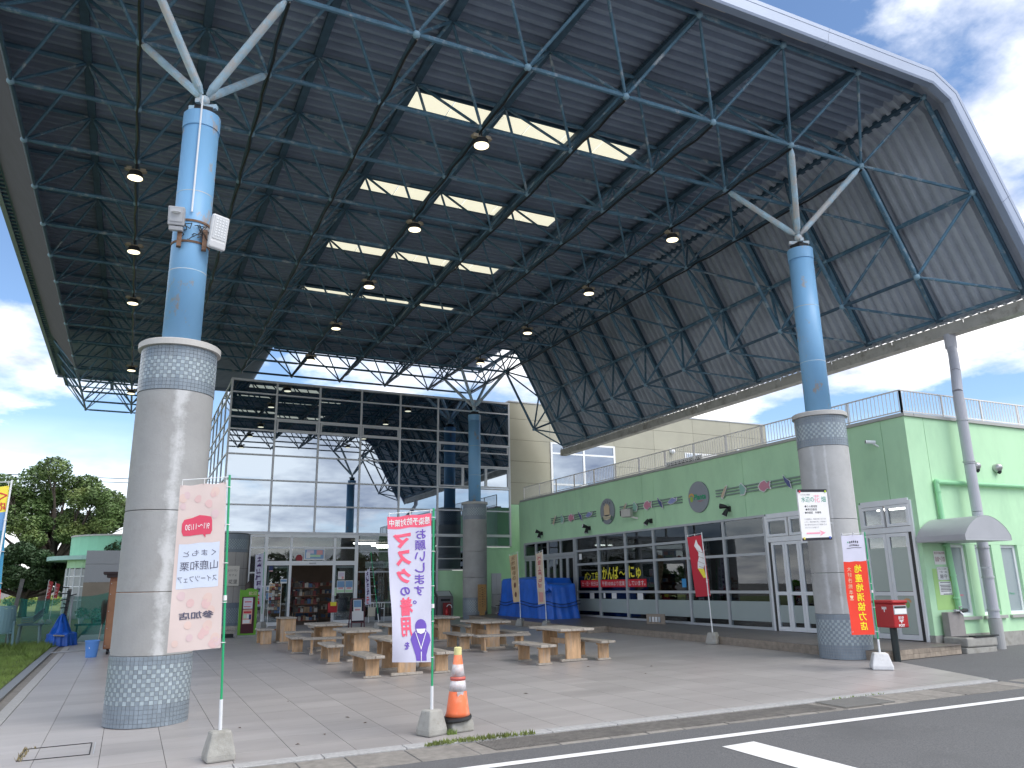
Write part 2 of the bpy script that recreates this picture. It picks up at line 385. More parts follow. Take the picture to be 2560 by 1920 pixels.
# inspection cover in the tiles, left of the column
ic = thing('inspection_cover', 'tiled inspection cover with thin steel rim in front of the left column', 'cover', G3(-.5, 9.85))
c = [(-.82,9.58),(-.19,9.55),(-.19,10.2),(-.80,10.2)]
for a, b in ((0,1),(1,2),(2,3),(3,0)):
    MB().bar(G3(*c[a], .003), G3(*c[b], .003), .012, .008).build('rim', M_dark, ic)
MB().bar(G3(-.155,9.55,.003), G3(-.155,10.2,.003), .01, .008).build('lifting_bar', M_alu, ic)
# lawn, drain channel at the left
sheet('lawn', [(-90, 8.7), (-1.74, 8.7), (-1.74, 25.2), (-1.3, 26.2), (-1.3, 60), (-90, 60)], .0, M_lawn)
dr = MB()
for y0 in [8.8+k*2.0 for k in range(9)]:
    y1 = y0+1.99
    dr.prism([(-1.72,y0),(-1.60,y0),(-1.60,y1),(-1.72,y1)], lambda a,b: gz(a,b)-.1, lambda a,b: gz(a,b)+.012)
    dr.prism([(-1.59,y0),(-1.56,y0),(-1.56,y1),(-1.59,y1)], lambda a,b: gz(a,b)-.1, lambda a,b: gz(a,b)+.022)
dr.build('drain_channel', flat('drain_metal', (.24,.25,.26), .5, metal=.4), kind='structure')
MB().prism([(-1.555,8.6),(-1.415,8.6),(-1.415,27),(-1.555,27)], lambda a,b: gz(a,b)-.1, lambda a,b: gz(a,b)-.012).build('drain_edging', M_gutter, kind='structure')
# raised platform before the shop
plat = D.objects.new('platform', None); COL.objects.link(plat); plat['kind'] = 'structure'
pp = [(12.32,10.42),(14.5,10.50),(14.5,28.4),(11.75,28.4),(11.75,19.75),(12.42,19.75)]
MB().prism(pp, lambda a,b: gz(a,b)-.1, lambda a,b: gz(a,b)+.164).build('platform_core', M_joint, plat)
TQ = .3; pt = MB()
for j in range(61):
    for i in range(10):
        x0 = 11.76+i*TQ; y0 = 10.45+j*TQ
        p = [(x0+.002,y0+.002),(x0+TQ-.002,y0+.002),(x0+TQ-.002,y0+TQ-.002),(x0+.002,y0+TQ-.002)]
        p = clip(p, -1, 0, -(12.36 if y0 < 19.6 else 11.76)); p = clip(p, 1, 0, 14.49) if p else p
        if len(p) > 2: pt.prism(p, lambda a,b: gz(a,b)+.16, lambda a,b: gz(a,b)+.170)
pt.build('platform_tiles', M_plat, plat, kind='stuff')
def riser(a, b):
    L = hypot(b[0]-a[0], b[1]-a[1]); n = max(1, int(L/.152)); dx, dy = (b[0]-a[0])/L, (b[1]-a[1])/L; nx, ny = dy, -dx
    for k in range(n):
        for h0, h1 in ((.0,.08),(.084,.166)):
            p = [(a[0]+dx*L*(k+t)/n+nx*o, a[1]+dy*L*(k+t)/n+ny*o) for t, o in ((.015,0),(.985,0),(.985,.014),(.015,.014))]
            yield MB().prism(p, lambda x,y: gz(x,y)+h0, lambda x,y: gz(x,y)+h1)
for seg in (((14.5,10.50),(12.32,10.42)), ((12.42,19.75),(12.42,10.42)), ((12.42,19.75),(11.75,19.75)), ((11.75,28.4),(11.75,19.75))):
    a, b = seg
    if seg[0] == (12.42,19.75) and seg[1] == (11.75,19.75): a, b = (12.42,19.75), (11.75,19.75)
    near = a[1] < 10.6
    if near:
        for m in riser((12.32,10.42),(14.5,10.50)): m.build('riser_tile', M_riser, plat)
    else:
        big = MB()
        pts = {1: ((12.42,19.75),(12.321,10.44)), 2: ((11.75,19.75),(12.42,19.75)), 3: ((11.75,28.4),(11.75,19.75))}[1 if b == (12.42,10.42) else 2 if b == (11.75,19.75) and a == (12.42,19.75) else 3]
        for m in riser(*pts): big.add(m.v, m.f)
        big.build('riser_tiles', M_riser, plat, kind='stuff')

# ------------------------------------------------------------------ columns
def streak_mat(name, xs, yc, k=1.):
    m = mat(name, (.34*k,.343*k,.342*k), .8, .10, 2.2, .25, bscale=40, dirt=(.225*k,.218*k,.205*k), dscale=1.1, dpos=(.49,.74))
    nt = m.node_tree; N = nt.nodes; L = nt.links; b = N['Principled BSDF']; src = b.inputs['Base Color'].links[0].from_socket
    geo = N.new('ShaderNodeNewGeometry'); sp = N.new('ShaderNodeSeparateXYZ'); L.new(geo.outputs['Position'], sp.inputs[0])
    def M(op, a, c=None):
        n = N.new('ShaderNodeMath'); n.operation = op
        for i, q in enumerate((a, c)):
            if q is None: continue
            if isinstance(q, (int, float)): n.inputs[i].default_value = q
            else: L.new(q, n.inputs[i])
        return n.outputs[0]
    nz = N.new('ShaderNodeTexNoise'); nz.inputs['Scale'].default_value = 3.5; nz.inputs['Detail'].default_value = 9; nz.inputs['Roughness'].default_value = .75; L.new(geo.outputs['Position'], nz.inputs[0])
    tot = None
    for x, w in xs:
        d = M('ABSOLUTE', M('SUBTRACT', sp.outputs[0], x)); g = M('MAXIMUM', M('SUBTRACT', 1.0, M('DIVIDE', d, w)), 0.)
        v = M('MULTIPLY', M('MAXIMUM', M('SUBTRACT', M('ADD', M('MULTIPLY', g, .50), M('MULTIPLY', nz.outputs[0], 1.25)), .86), 0.), 2.6)
        tot = v if tot is None else M('MAXIMUM', tot, v)
    front = M('LESS_THAN', sp.outputs[1], yc); tot = M('MINIMUM', M('MULTIPLY', tot, front), .7)
    mx = N.new('ShaderNodeMix'); mx.data_type = 'RGBA'; L.new(tot, mx.inputs[0]); L.new(src, mx.inputs[6]); mx.inputs[7].default_value = (.62,.63,.64,1); L.new(mx.outputs[2], b.inputs['Base Color'])
    return m
R_ = .478
def column(loc, label, cm, parts_tiles, bz, wear):
    x, y = loc; z0 = gz(x, y)
    t = thing('canopy_column', label, 'column', (x, y, z0), 'columns carrying the canopy')
    NT = 60; face = atan2(-y, -x)
    def band(zb, rows, checker, nm):
        L = []
        MB().lathe([(R_, zb), (R_, zb+rows*.05)], (x,y,0), 48).build('tile_backing', M_grout, t, smooth=False)
        for r in range(rows):
            for k in range(NT):
                a0 = 2*pi*(k+.04)/NT; a1 = 2*pi*(k+.96)/NT; am = (a0+a1)/2
                light = checker[0] <= r < checker[1] and (k+r) % 2 == 0
                L.append((cos(am-face), r, zb+r*.05, a0, a1, light, nm))
        return L
    bands = band(z0+.0, 16, (5, 14), 'base') + band(4.12, 12, (3, 9), 'top')
    bands.sort(key=lambda q: -q[0]); rest = MB(); pr = {}
    for n, (cs, r, zb, a0, a1, light, nm) in enumerate(bands):
        def tile(a0, a1, zb, ox=x, oy=y):
            ri, ro = R_-.003, R_+.007
            return [(ox+rr*cos(a), oy+rr*sin(a), zz) for zz in (zb+.002, zb+.048) for rr, a in ((ri,a0),(ro,a0),(ro,a1),(ri,a1))]
        F8 = [(0,3,2,1),(4,5,6,7),(0,1,5,4),(1,2,6,5),(2,3,7,6),(3,0,4,7)]
        if parts_tiles and n < 300:
            if light not in pr:
                o = MB().add(tile(0, 2*pi*.92/NT, 0, 0, 0), F8).build('tile', M_lightt if light else M_greyt, t, local=True); pr[light] = o
            else: o = inst(pr[light], (0,0,0), t)
            o.location = (0, 0, zb-z0); o.rotation_euler = (0, 0, a0)
        else: rest.add(tile(a0, a1, zb), F8, 1 if light else 0)
    rest.build('tiles', [M_greyt, M_lightt], t, kind='stuff')
    zc = z0+.80
    cs = MB(); zz = zc
    for z1 in (zc+.75, zc+1.75, 4.12):
        cs.lathe([(R_-.004, zz+.004), (R_, zz+.010), (R_, z1-.010), (R_-.004, z1-.004)], (x,y,0), 128); zz = z1
    cs.build('concrete_shaft', cm, t)
    MB().lathe([(R_+.01, 4.722), (R_+.05, 4.725), (R_+.05, 4.80), (R_+.03, 4.815), (.24, 4.815)], (x,y,0), 64).build('cap_ring', M_cap, t)
    tb = MB(); tb.lathe([(.250, 4.80), (.250, 8.18)], (x,y,0), 40); tb.build('steel_tube', M_blue, t, smooth=True)
    MB().lathe([(.262, 8.18), (.262, 8.42), (.22, 8.43), (.22, 8.40)], (x,y,0), 40).build('tube_collar', M_blue, t)
    for zr in (5.9, 7.1): MB().lathe([(.252, zr), (.252, zr+.012)], (x,y,0), 40).build('weld_seam', M_strut, t)
    for a in (pi/4, -pi/4): MB().cbox((x, y, 8.56), .42, .07, .07, a+.3).build('head_plate', M_strut, t)
    MB().cbox((x, y, 8.40), .26, .26, .16).build('bearing', M_dark, t)
    MB().ball((x, y, 8.72), .085, 14).build('pivot_ball', M_strut, t, smooth=True)
    for i in (-1, 1):
        for j in (-1, 1):
            p = Vector((x, y, 8.74)); q = Vector((x+i, y+j, ZB)); d = (q-p).normalized()
            s = MB(); s.tube(p+d*.08, p+d*.2, .028, 10, r2=.062); s.tube(p+d*.2, q-d*.2, .062, 12); s.tube(q-d*.2, q-d*.07, .062, 10, r2=.03)
            s.build('strut', M_strut, t, smooth=False)
    return t
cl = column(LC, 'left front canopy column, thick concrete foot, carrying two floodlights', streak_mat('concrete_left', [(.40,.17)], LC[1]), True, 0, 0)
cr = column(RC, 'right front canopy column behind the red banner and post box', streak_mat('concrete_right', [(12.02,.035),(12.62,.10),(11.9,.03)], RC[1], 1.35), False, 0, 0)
cb = column(BC, 'rear canopy column, teal upper tube, beside the reflecting glass wall', M_conc, False, 0, 0)
# white conduit on the left column
MB().path([(LC[0]-.03, LC[1]-.27, 8.62), (LC[0]-.03, LC[1]-.275, 6.75)], .014, 6).build('conduit', M_white, cl)
# floodlights strapped to the left column
def floodlight(kind, c, yaw, tilt, label):
    t = thing('floodlight', label, 'floodlight', c, 'floodlights on the left column')
    R = Matrix.Rotation(yaw, 3, 'Z') @ Matrix.Rotation(tilt, 3, 'X')
    def P(mb): mb.v = [tuple(R @ Vector(v)) for v in mb.v]; return mb
    g = flat('flood_grey', (.42,.43,.45), .5)
    if kind == 0:
        P(MB().box(-.105,.105,-.07,.07,-.13,.13)).build('housing', g, t, local=True, bevel=.012)
        P(MB().box(-.085,.085,-.078,-.072,-.08,.105)).build('front_glass', flat('lamp_glass', (.5,.52,.55), .1), t, local=True)
        P(MB().box(-.09,.09,-.06,.06,-.20,-.14)).build('control_box', g, t, local=True, bevel=.01)
        P(MB().lathe([(.02,0),(.06,.02)], (0,-.081,.03), 12)).build('reflector', M_white, t, local=True)
    else:
        P(MB().box(-.13,.13,-.04,.04,-.27,.22)).build('housing', flat('flood_white', (.7,.71,.72), .45), t, local=True, bevel=.03)
        P(MB().box(-.105,.105,-.047,-.041,-.14,.19)).build('front_glass', flat('led_panel', (.62,.64,.66), .2), t, local=True)
        ld = MB()
        for i in range(4):
            for j in range(7): ld.box(-.08+i*.045,-.055+i*.045,-.053,-.048,-.10+j*.04,-.078+j*.04)
        P(ld).build('led_array', M_white, t, local=True)
        P(MB().box(-.12,.12,-.045,.045,-.275,-.16)).build('gear_cover', flat('flood_white2', (.62,.63,.65), .5), t, local=True, bevel=.02)
    return t
floodlight(0, (LC[0]-.22, LC[1]-.36, 6.60), -.15, .25, 'small square grey floodlight on the left column')
floodlight(1, (LC[0]+.34, LC[1]-.34, 6.50), .45, .15, 'large white LED floodlight on the left column')
st = thing('lamp_strap', 'rusty steel strap and loose wires round the left column', 'bracket', (LC[0], LC[1], 6.3))
rust = mat('rust', (.20,.12,.08), .9, .4, 12)
for z in (6.62, 6.30): MB().lathe([(.253,z),(.262,z),(.262,z+.03),(.253,z+.03)], (LC[0],LC[1],0), 32).build('band', rust, st)
for dx in (-.16, .17):
    MB().box(LC[0]+dx-.03, LC[0]+dx+.03, LC[1]-.30, LC[1]-.22, 6.2, 6.5).build('bracket_arm', rust, st)
rw = random.Random(5)
for k in range(7):
    p = Vector((LC[0]+rw.uniform(-.15,.18), LC[1]-.27, 6.55)); pts = [p]
    for q in range(6): p = p+Vector((rw.uniform(-.07,.07), rw.uniform(-.03,.015), rw.uniform(-.09,.03))); pts.append(p)
    MB().path(pts, .006, 5).build('wire', M_black, st)
# ------------------------------------------------------------------ the canopy: double-layer space frame, decking, wing, screen
can = thing('canopy_roof', 'huge flat canopy of corrugated sheet on a blue steel space frame', 'canopy', (6.0, 20.0, ZT))
NB = {}                                    # bottom nodes (i, j)
for j in range(0, 17):
    for i in range(-1, 8):
        if j <= 11 or i <= 1: NB[(i, j)] = Vector((X0+2*i, Y0+2*j, ZB))
NTn = {}
for j in range(-1, 17):
    for i in range(-2, 8):
        if i == 7: 
            if j <= 11: NTn[(i, j)] = Vector((X0+14.95, Y0+2*j+1, ZT-.02))
        elif j <= 11 or i <= 1: NTn[(i, j)] = Vector((X0+2*i+1, Y0+2*j+1, ZT))
# right wing (j <= 9): mid nodes, inner nodes, eave nodes
WM = {j: Vector((15.40, Y0+2*j+1, 9.47)) for j in range(-1, 10)}
WE = {j: Vector((16.50, Y0+2*j+1, 7.40)) for j in range(-1, 10)}
WI = {j: Vector((14.61, Y0+2*j, 7.80)) for j in range(0, 10)}
camp = Vector((0, 0, 1.567))
small = {'web': [], 'bottom_chord': [], 'top_chord': []}
def member(nm, p, q, r, m, kind='tube', n=7):
    small[nm].append(((((p+q)/2)-camp).length, p, q, r, m, kind, n))
for (i, j), p in NB.items():
    for di, dj in ((1,0),(0,1)):
        q = NB.get((i+di, j+dj))
        if q is not None: member('bottom_chord', p, q, .044, M_steel if dj == 0 else M_chord)
    for a, b in ((i,j),(i-1,j),(i,j-1),(i-1,j-1)):
        q = NTn.get((a, b))
        if q is not None and not (i == 7 and a == 7 and j > 11): member('web', p, q, .030, M_steel)
for (i, j), p in NTn.items():
    q = NTn.get((i+1, j))
    if q is not None: member('top_chord', p, q, .045, M_steel)
    q = NTn.get((i, j+1))
    if q is not None: member('top_chord', p+Vector((0,0,.04)), q+Vector((0,0,.04)), .15, M_chord, 'bar')
for j in range(-1, 10):
    if (7, j) in NTn: member('top_chord', NTn[(7,j)], WM[j], .05, M_steel); member('top_chord', WM[j], WE[j], .05, M_steel)
    if j+1 in WM:
        member('top_chord', WM[j], WM[j+1], .055, M_steel); member('top_chord', WE[j], WE[j+1], .045, M_steel)
for j in range(0, 10):
    b = NB[(7, j)]; member('bottom_chord', b, WI[j], .05, M_steel)
    if j+1 in WI: member('bottom_chord', WI[j], WI[j+1], .04, M_chord)
    for k in (j-1, j):
        if k in WM:
            member('web', b, WM[k], .034, M_steel); member('web', WI[j], WM[k], .036, M_steel); member('web', WI[j], WE[k], .032, M_steel)
for nm, L in small.items():
    L.sort(key=lambda q: q[0]); rest = {}
    for k, (d, p, q, r, m, kind, n) in enumerate(L):
        mb = MB() if k < 298 else rest.setdefault(m.name, MB())
        dd = (q-p).normalized()
        if kind == 'bar': mb.bar(p, q, r, .10)
        elif k < 298:
            a, b = p+dd*.06, q-dd*.06; mb.tube(a, a+dd*.12, r*.6, n, r2=r); mb.tube(a+dd*.12, b-dd*.12, r, n); mb.tube(b-dd*.12, b, r, n, r2=r*.6)
        else: mb.tube(p, q, r, 5, cap=False)
        if k < 298: mb.build(nm, m, can)
    for mn, mb in rest.items(): mb.build(nm+'s', MATS[mn], can, kind='stuff')
proto = MB().ball((0,0,0), .068, 12).build('node_ball', M_ball, can, smooth=True, local=True)
allb = sorted(list(NB.values())+list(WI.values())+[v for (i, j), v in NTn.items() if j == -1]+list(WM.values()), key=lambda v: (v-camp).length)
for k, v in enumerate(allb):
    loc = v-Vector(can.location)
    if k == 0: proto.location = loc
    elif k < 298: inst(proto, loc, can)
# dark wrapped cables sagging under the y-running chords
for i in range(0, 8, 1):
    pts = []
    for k in range(45):
        y = Y0+22*k/44; pts.append((X0+2*i+.02*sin(k*2.1+i), y, ZB-.06-.03*abs(sin(k*1.3+i*2))))
    MB().path(pts, .022, 5).build('cable', M_black, can)
# spikes against birds on the y-running top chords (right half)
sp = MB(); rs = random.Random(11)
for i in range(3, 8):
    for k in range(330):
        y = Y0-1+k*.07; x = (X0+2*i+1 if i < 7 else X0+14.95)
        for s in (-1, 1):
            sp.add([(x+s*.07, y, ZT+.02), (x+s*.07, y+.012, ZT+.02), (x+s*(.16+rs.random()*.04), y+rs.uniform(-.03,.03), ZT-.03+rs.random()*.12)], [(0,1,2)])
sp.build('bird_spikes', M_black, can, kind='stuff')
# corrugated decking: trapezoid ribs along x, panel by panel between the top chords
def ribbed(x0, x1, y0, y1, z, mb, pitch=.25, h=.10):
    n = max(1, round((y1-y0)/pitch)); pts = []
    for k in range(n):
        a = y0+(y1-y0)*k/n; s = (y1-y0)/n
        pts += [(a, 0), (a+s*.34, 0), (a+s*.5, h), (a+s*.84, h)]
    pts.append((y1, 0))
    vs = [(x0, y, z+q) for y, q in pts]+[(x1, y, z+q) for y, q in pts]; k = len(pts)
    mb.add(vs, [(i, i+1, k+i+1, k+i) for i in range(k-1)])
    mb.add([(x0,y0,z+h+.02),(x1,y0,z+h+.02),(x1,y1,z+h+.02),(x0,y1,z+h+.02)], [(0,1,2,3)])
ZD = ZT+.13
SKY = [Y0+3.70+3.94*k for k in range(4)]; SW = .29; SXA, SXB = X0+5.08, X0+10.68
XL, XF = -3.95, 14.0
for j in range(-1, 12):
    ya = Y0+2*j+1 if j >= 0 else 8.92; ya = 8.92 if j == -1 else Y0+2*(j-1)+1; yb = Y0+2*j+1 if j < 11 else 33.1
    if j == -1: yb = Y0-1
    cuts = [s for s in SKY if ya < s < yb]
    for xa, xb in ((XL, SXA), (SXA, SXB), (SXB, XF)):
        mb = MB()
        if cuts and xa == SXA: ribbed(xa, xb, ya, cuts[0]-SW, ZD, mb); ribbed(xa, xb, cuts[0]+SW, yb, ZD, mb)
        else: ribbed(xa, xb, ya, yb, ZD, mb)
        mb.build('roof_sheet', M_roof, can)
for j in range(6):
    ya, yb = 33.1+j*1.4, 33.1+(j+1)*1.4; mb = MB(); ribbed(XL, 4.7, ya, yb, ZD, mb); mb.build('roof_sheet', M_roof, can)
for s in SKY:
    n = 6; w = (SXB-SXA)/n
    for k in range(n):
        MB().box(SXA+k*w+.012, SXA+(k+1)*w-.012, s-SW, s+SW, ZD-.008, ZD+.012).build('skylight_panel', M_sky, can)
    MB().box(SXA-.05, SXB+.05, s+SW+.002, s+SW+.05, ZD-.02, ZD+.05).build('skylight_kerb', M_chord, can)
    MB().box(SXA-.05, SXB+.05, s-SW-.05, s-SW-.002, ZD-.02, ZD+.05).build('skylight_kerb', M_chord, can)
# wing sheets: chamfer then the steep slope, ribs run down the slope
def wing(y0, y1, mb, pitch=.25, h=.10):
    prof = [(XF, ZD), (14.62, 11.30), (16.72, 7.32)]
    n = max(1, round((y1-y0)/pitch)); pts = []
    for k in range(n):
        a = y0+(y1-y0)*k/n; s = (y1-y0)/n; pts += [(a,0),(a+s*.34,0),(a+s*.5,h),(a+s*.84,h)]
    pts.append((y1, 0)); k = len(pts); nr = [(0,1),(.72,.70),(.88,.47)]
    for (p, pn), (q, qn) in zip(zip(prof, nr), list(zip(prof, nr))[1:]):
        vs = [(p[0]+pn[0]*c, y, p[1]+pn[1]*c) for y, c in pts]+[(q[0]+qn[0]*c, y, q[1]+qn[1]*c) for y, c in pts]
        mb.add(vs, [(i, i+1, k+i+1, k+i) for i in range(k-1)])
        mb.add([(p[0]+pn[0]*.12,y0,p[1]+pn[1]*.12),(q[0]+qn[0]*.12,y0,q[1]+qn[1]*.12),(q[0]+qn[0]*.12,y1,q[1]+qn[1]*.12),(p[0]+pn[0]*.12,y1,p[1]+pn[1]*.12)], [(0,1,2,3)])
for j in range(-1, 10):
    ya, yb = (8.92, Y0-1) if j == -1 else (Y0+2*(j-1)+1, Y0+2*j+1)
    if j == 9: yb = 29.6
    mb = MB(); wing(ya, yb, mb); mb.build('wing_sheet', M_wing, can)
for k in range(11):
    ya, yb = 8.93+k*1.9, min(8.93+(k+1)*1.9, 29.6); MB().box(13.86, 14.10, ya, yb-.004, ZD+.105, ZD+.16).build('fold_flashing', M_roof, can)
# dark purlin flashing where two wing sheets meet
for j in range(0, 10):
    y = Y0+2*j-1
    MB().bar((14.55, y, 11.20), (16.60, y, 7.36), .16, .05).build('wing_batten', M_chord, can)
# front fascia: folded metal along the roof edge and down the wing, in lengths
prof = [(XL, ZD-.02), (XF, ZD-.02), (14.58, 11.30), (16.85, 7.05)]
def nrm(a, b): d = Vector((b[0]-a[0], 0, b[1]-a[1])).normalized(); return Vector((-d.z, 0, d.x))
NS = [nrm(prof[0], prof[1])]
for k in (1, 2):
    n0, n1 = nrm(prof[k-1], prof[k]), nrm(prof[k], prof[k+1]); m = (n0+n1).normalized(); NS.append(m/m.dot(n0))
NS.append(nrm(prof[2], prof[3]))
PP = [(Vector((p[0], 0, p[1])), n) for p, n in zip(prof, NS)]
lens = []
x = XL
while x < XF-.01: lens.append(((x-XL)/(XF-XL), min(1, (x+3.0-XL)/(XF-XL)), 0)); x += 3.0
lens += [(0, 1, 1), (0, .5, 2), (.5, 1, 2)]
for t0, t1, k in lens:
    (p0, n0), (p1, n1) = PP[k], PP[k+1]; mb = MB()
    g0 = .003 if t0 > 0 or k == 0 else 0; L = (p1-p0).length
    A, B = p0+(p1-p0)*(t0+g0/L), p0+(p1-p0)*(t1-.003/L if t1 < 1 else t1); na, nb = n0+(n1-n0)*t0, n0+(n1-n0)*t1
    for (o0, ya, o1, yb) in ((-.20,8.97,-.205,8.82),(-.205,8.82,-.16,8.80),(-.155,8.806,.06,8.806),(.065,8.80,.15,8.80),(.15,8.80,.19,8.95)):
        mb.add([A+na*o0+Vector((0,ya,0)), B+nb*o0+Vector((0,ya,0)), B+nb*o1+Vector((0,yb,0)), A+na*o1+Vector((0,yb,0))], [(0,1,2,3)])
    mb.build('fascia', M_fascia, can)
bg = flat('bracket_beige', (.52,.46,.42), .6)
for i in range(-2, 7): MB().box(X0+2*i+.8, X0+2*i+1.45, 8.98, 9.12, ZT+.06, ZT+.10).build('edge_bracket', bg, can)
# soffit strip dark behind the fascia
MB().box(XL, XF, 8.95, 9.0, ZT-.02, ZD).build('edge_trim', M_chord, can)
# gutter at the foot of the wing
gm = mat('gutter_metal', (.42,.41,.38), .6, .12, 3, dirt=(.22,.21,.18), dscale=2.5)
for k in range(11):
    ya = 8.85+k*1.9; yb = min(ya+1.89, 29.7)
    mb = MB()
    for (xa, za), (xb, zb) in (((16.62,7.28),(16.62,7.02)),((16.62,7.02),(16.90,7.02)),((16.90,7.02),(16.92,7.30)),((16.95,7.30),(16.66,6.99)),):
        if (xa, za) == (16.95,7.30): continue
        mb.add([(xa,ya,za),(xb,ya,zb),(xb,yb,zb),(xa,yb,za)], [(0,1,2,3)])
    mb.build('eaves_gutter', gm, can)
bt = MB()
for k in range(104): bt.cbox((16.60, 8.95+k*.2, 7.28), .05, .05, .04)
bt.build('gutter_bolts', M_alu, can, kind='stuff')
# left edge: a dark screen hangs from the roof edge to the lower nodes as far as the 12th bay
for j in range(0, 12):
    ya, yb = Y0+2*j, Y0+2*j+2
    MB().add([(-2.70,ya,ZB+.02),(-2.70,yb,ZB+.02),(-3.72,yb,ZT+.05),(-3.72,ya,ZT+.05)], [(0,1,2,3)]).build('screen', M_mesh, can)
for j in range(-1, 16):
    ya = Y0+2*j if j >= 0 else 8.9
    MB().box(-4.02, -3.90, ya, min(Y0+2*j+1.99, 41.5), ZD-.06, ZD+.10).build('side_gutter', M_fascia, can)
lt = MB()
for k in range(130): lt.box(-3.90, -3.78, 9.0+k*.25, 9.05+k*.25, ZD-.02, ZD+.02)
lt.build('gutter_straps', M_steel, can, kind='stuff')
MB().box(XL, 4.7, 41.5, 41.62, ZD-.15, ZD+.1).build('fascia', M_fascia, can)
MB().box(4.7, XF+.3, 33.1, 33.2, ZD-.1, ZD+.1).build('fascia', M_chord, can)
# ------------------------------------------------------------------ bay lamps under the nodes
M_lampon = mat('lamp_glow', (1,.95,.8), .3, 0, 1, emit=(1, .87, .58, 1.3))
def lamp(loc, label):
    t = thing('bay_lamp', label, 'lamp', loc, 'lit bay lamps under the canopy')
    MB().lathe([(.05,.12),(.12,.10),(.165,-.02),(.16,-.034),(.146,-.014)], (0,0,0), 20).build('lamp_body', M_dark, t, local=True)
    MB().lathe([(1e-4,-.034),(.142,-.032),(.142,-.02)], (0,0,0), 20).build('lens', M_lampon, t, local=True)
    MB().box(-.21,.21,-.035,.035,.13,.16).build('crossbar', flat('lamp_bar', (.35,.30,.22), .7), t, local=True)
    for s in (-1, 1): MB().box(s*.13-.05, s*.13+.05, -.05, .05, .12, .19).build('gear_box', flat('lamp_box', (.42,.36,.26), .7), t, local=True)
    MB().tube((0,0,.12), (0,0,.30), .02, 8).build('hanger', M_dark, t, local=True)
    return t
rows = [(0, [3,5,7,11,13], 'left'), (3, [1,3,5,7,9], 'middle'), (6, [2,4,6,8], 'right')]
nth = ['nearest', 'second', 'third', 'fourth', 'fifth', 'sixth', 'farthest']
lp = None
for i, js, nm in rows:
    for k, j in enumerate(js):
        loc = (X0+2*i, Y0+2*j, ZB-.36)
        w = nth[k] if k < len(js)-1 else 'farthest'
        lb = f'lit round bay lamp, {w} of the {nm} row under the canopy'
        if lp is None: lp = lamp(loc, lb)
        else: dup(lp, loc, lb)
# rain pipe from the gutter to the ground
dp = thing('rain_pipe', 'thick grey rain pipe from canopy gutter down past the mint wall', 'pipe', G3(15.17, 10.2))
pm = mat('pipe_grey', (.46,.47,.52), .5, .05, 2)
pts = [(16.76,11.2,7.05),(16.76,11.2,6.80),(16.70,11.1,6.55),(16.35,10.9,6.1)]
pts = [(16.76,11.15,7.05),(16.76,11.15,6.75),(16.5,10.85,6.45)]
pth = [Vector((16.73,11.2,7.05)), Vector((16.73,11.2,6.78)), Vector((16.62,11.05,6.62)), Vector((16.55,10.95,6.3))]
MB().path([(16.73,11.2,7.05),(16.73,11.2,6.72)], .13, 16).build('pipe_socket', pm, dp, smooth=False)
PX, PY = 15.98, 10.72
mb = MB(); mb.path([(16.73,11.2,6.75),(16.60,11.1,6.5),(PX+.22,PY+.12,6.0),(PX,PY,5.5)], .105, 16); mb.build('pipe_bend', pm, dp)
zb = gz(PX, PY)
for a, b in ((5.5,3.9),(3.9,2.9),(2.9,1.75),(1.75,.75)): MB().tube((PX,PY,a),(PX,PY,b+.01), .105, 20).build('pipe_length', pm, dp, smooth=False)
MB().tube((PX,PY,.75),(PX,PY,zb-.02), .125, 20).build('pipe_shoe', flat('shoe_grey', (.38,.385,.39), .6), dp)
for z in (4.85, 3.95, 2.75, 2.15, 1.55, .9): MB().lathe([(.107,z),(.122,z),(.122,z+.03),(.107,z+.03)], (PX,PY,0), 20).build('pipe_clip', M_alu, dp)
# ------------------------------------------------------------------ the glass hall
GX = [2.90, 4.58, 6.26, 7.95, 9.60, 11.27, 12.93, 14.60]
GZ = [9.34, 8.91, 7.94, 7.47, 6.52, 5.56, 4.62, 3.61]
hall = thing('glass_hall', 'tall hall of reflective glass with beige panels beside it', 'building', (9, YG, gz(9, YG)))
def pane(x0, x1, z0, z1, y=YG, m=None, parent=hall): return MB().box(x0, x1, y, y+.02, z0, z1).build('glass_pane', m or M_mirror, parent)
def vent(x0, x1, z0, z1, n=1):
    f = MB(); f.box(x0,x1,YG-.05,YG+.0,z0,z0+.05); f.box(x0,x1,YG-.05,YG,z1-.05,z1); f.box(x0,x0+.05,YG-.05,YG,z0+.05,z1-.05); f.box(x1-.05,x1,YG-.05,YG,z0+.05,z1-.05)
    for k in range(1, n): xm = x0+(x1-x0)*k/n; f.box(xm-.05,xm+.05,YG-.05,YG,z0+.05,z1-.05)
    f.build('vent_frame', M_hallm, hall)
rp = random.Random(2)
for i in range(7):
    for k in range(7):
        x0, x1, z1, z0 = GX[i], GX[i+1], GZ[k], GZ[k+1]
        # glass panes are never perfectly flush: tilt each by a hair so that reflections break at the joints
        tx, tz = rp.uniform(-.004,.004), rp.uniform(-.003,.003)
        y00, y10 = YG+tx, YG-tx
        mb = MB().add([(x0,y00-tz,z0),(x1,y10-tz,z0),(x1,y10+tz,z1),(x0,y00+tz,z1),(x0,y00-tz+.03,z0),(x1,y10-tz+.03,z0),(x1,y10+tz+.03,z1),(x0,y00+tz+.03,z1)], [(0,1,2,3),(4,7,6,5),(0,4,5,1),(1,5,6,2),(2,6,7,3),(3,7,4,0)])
        mb.build('glass_pane', M_mirror, hall)
for i, x in enumerate(GX):
    zb = 3.61 if i < 3 else (.25 if i in (3,4,5) else 2.2 if i == 6 else 3.15)
    MB().box(x-.035, x+.035, YG-.045, YG+.06, zb, 9.40).build('mullion', M_hallm, hall)
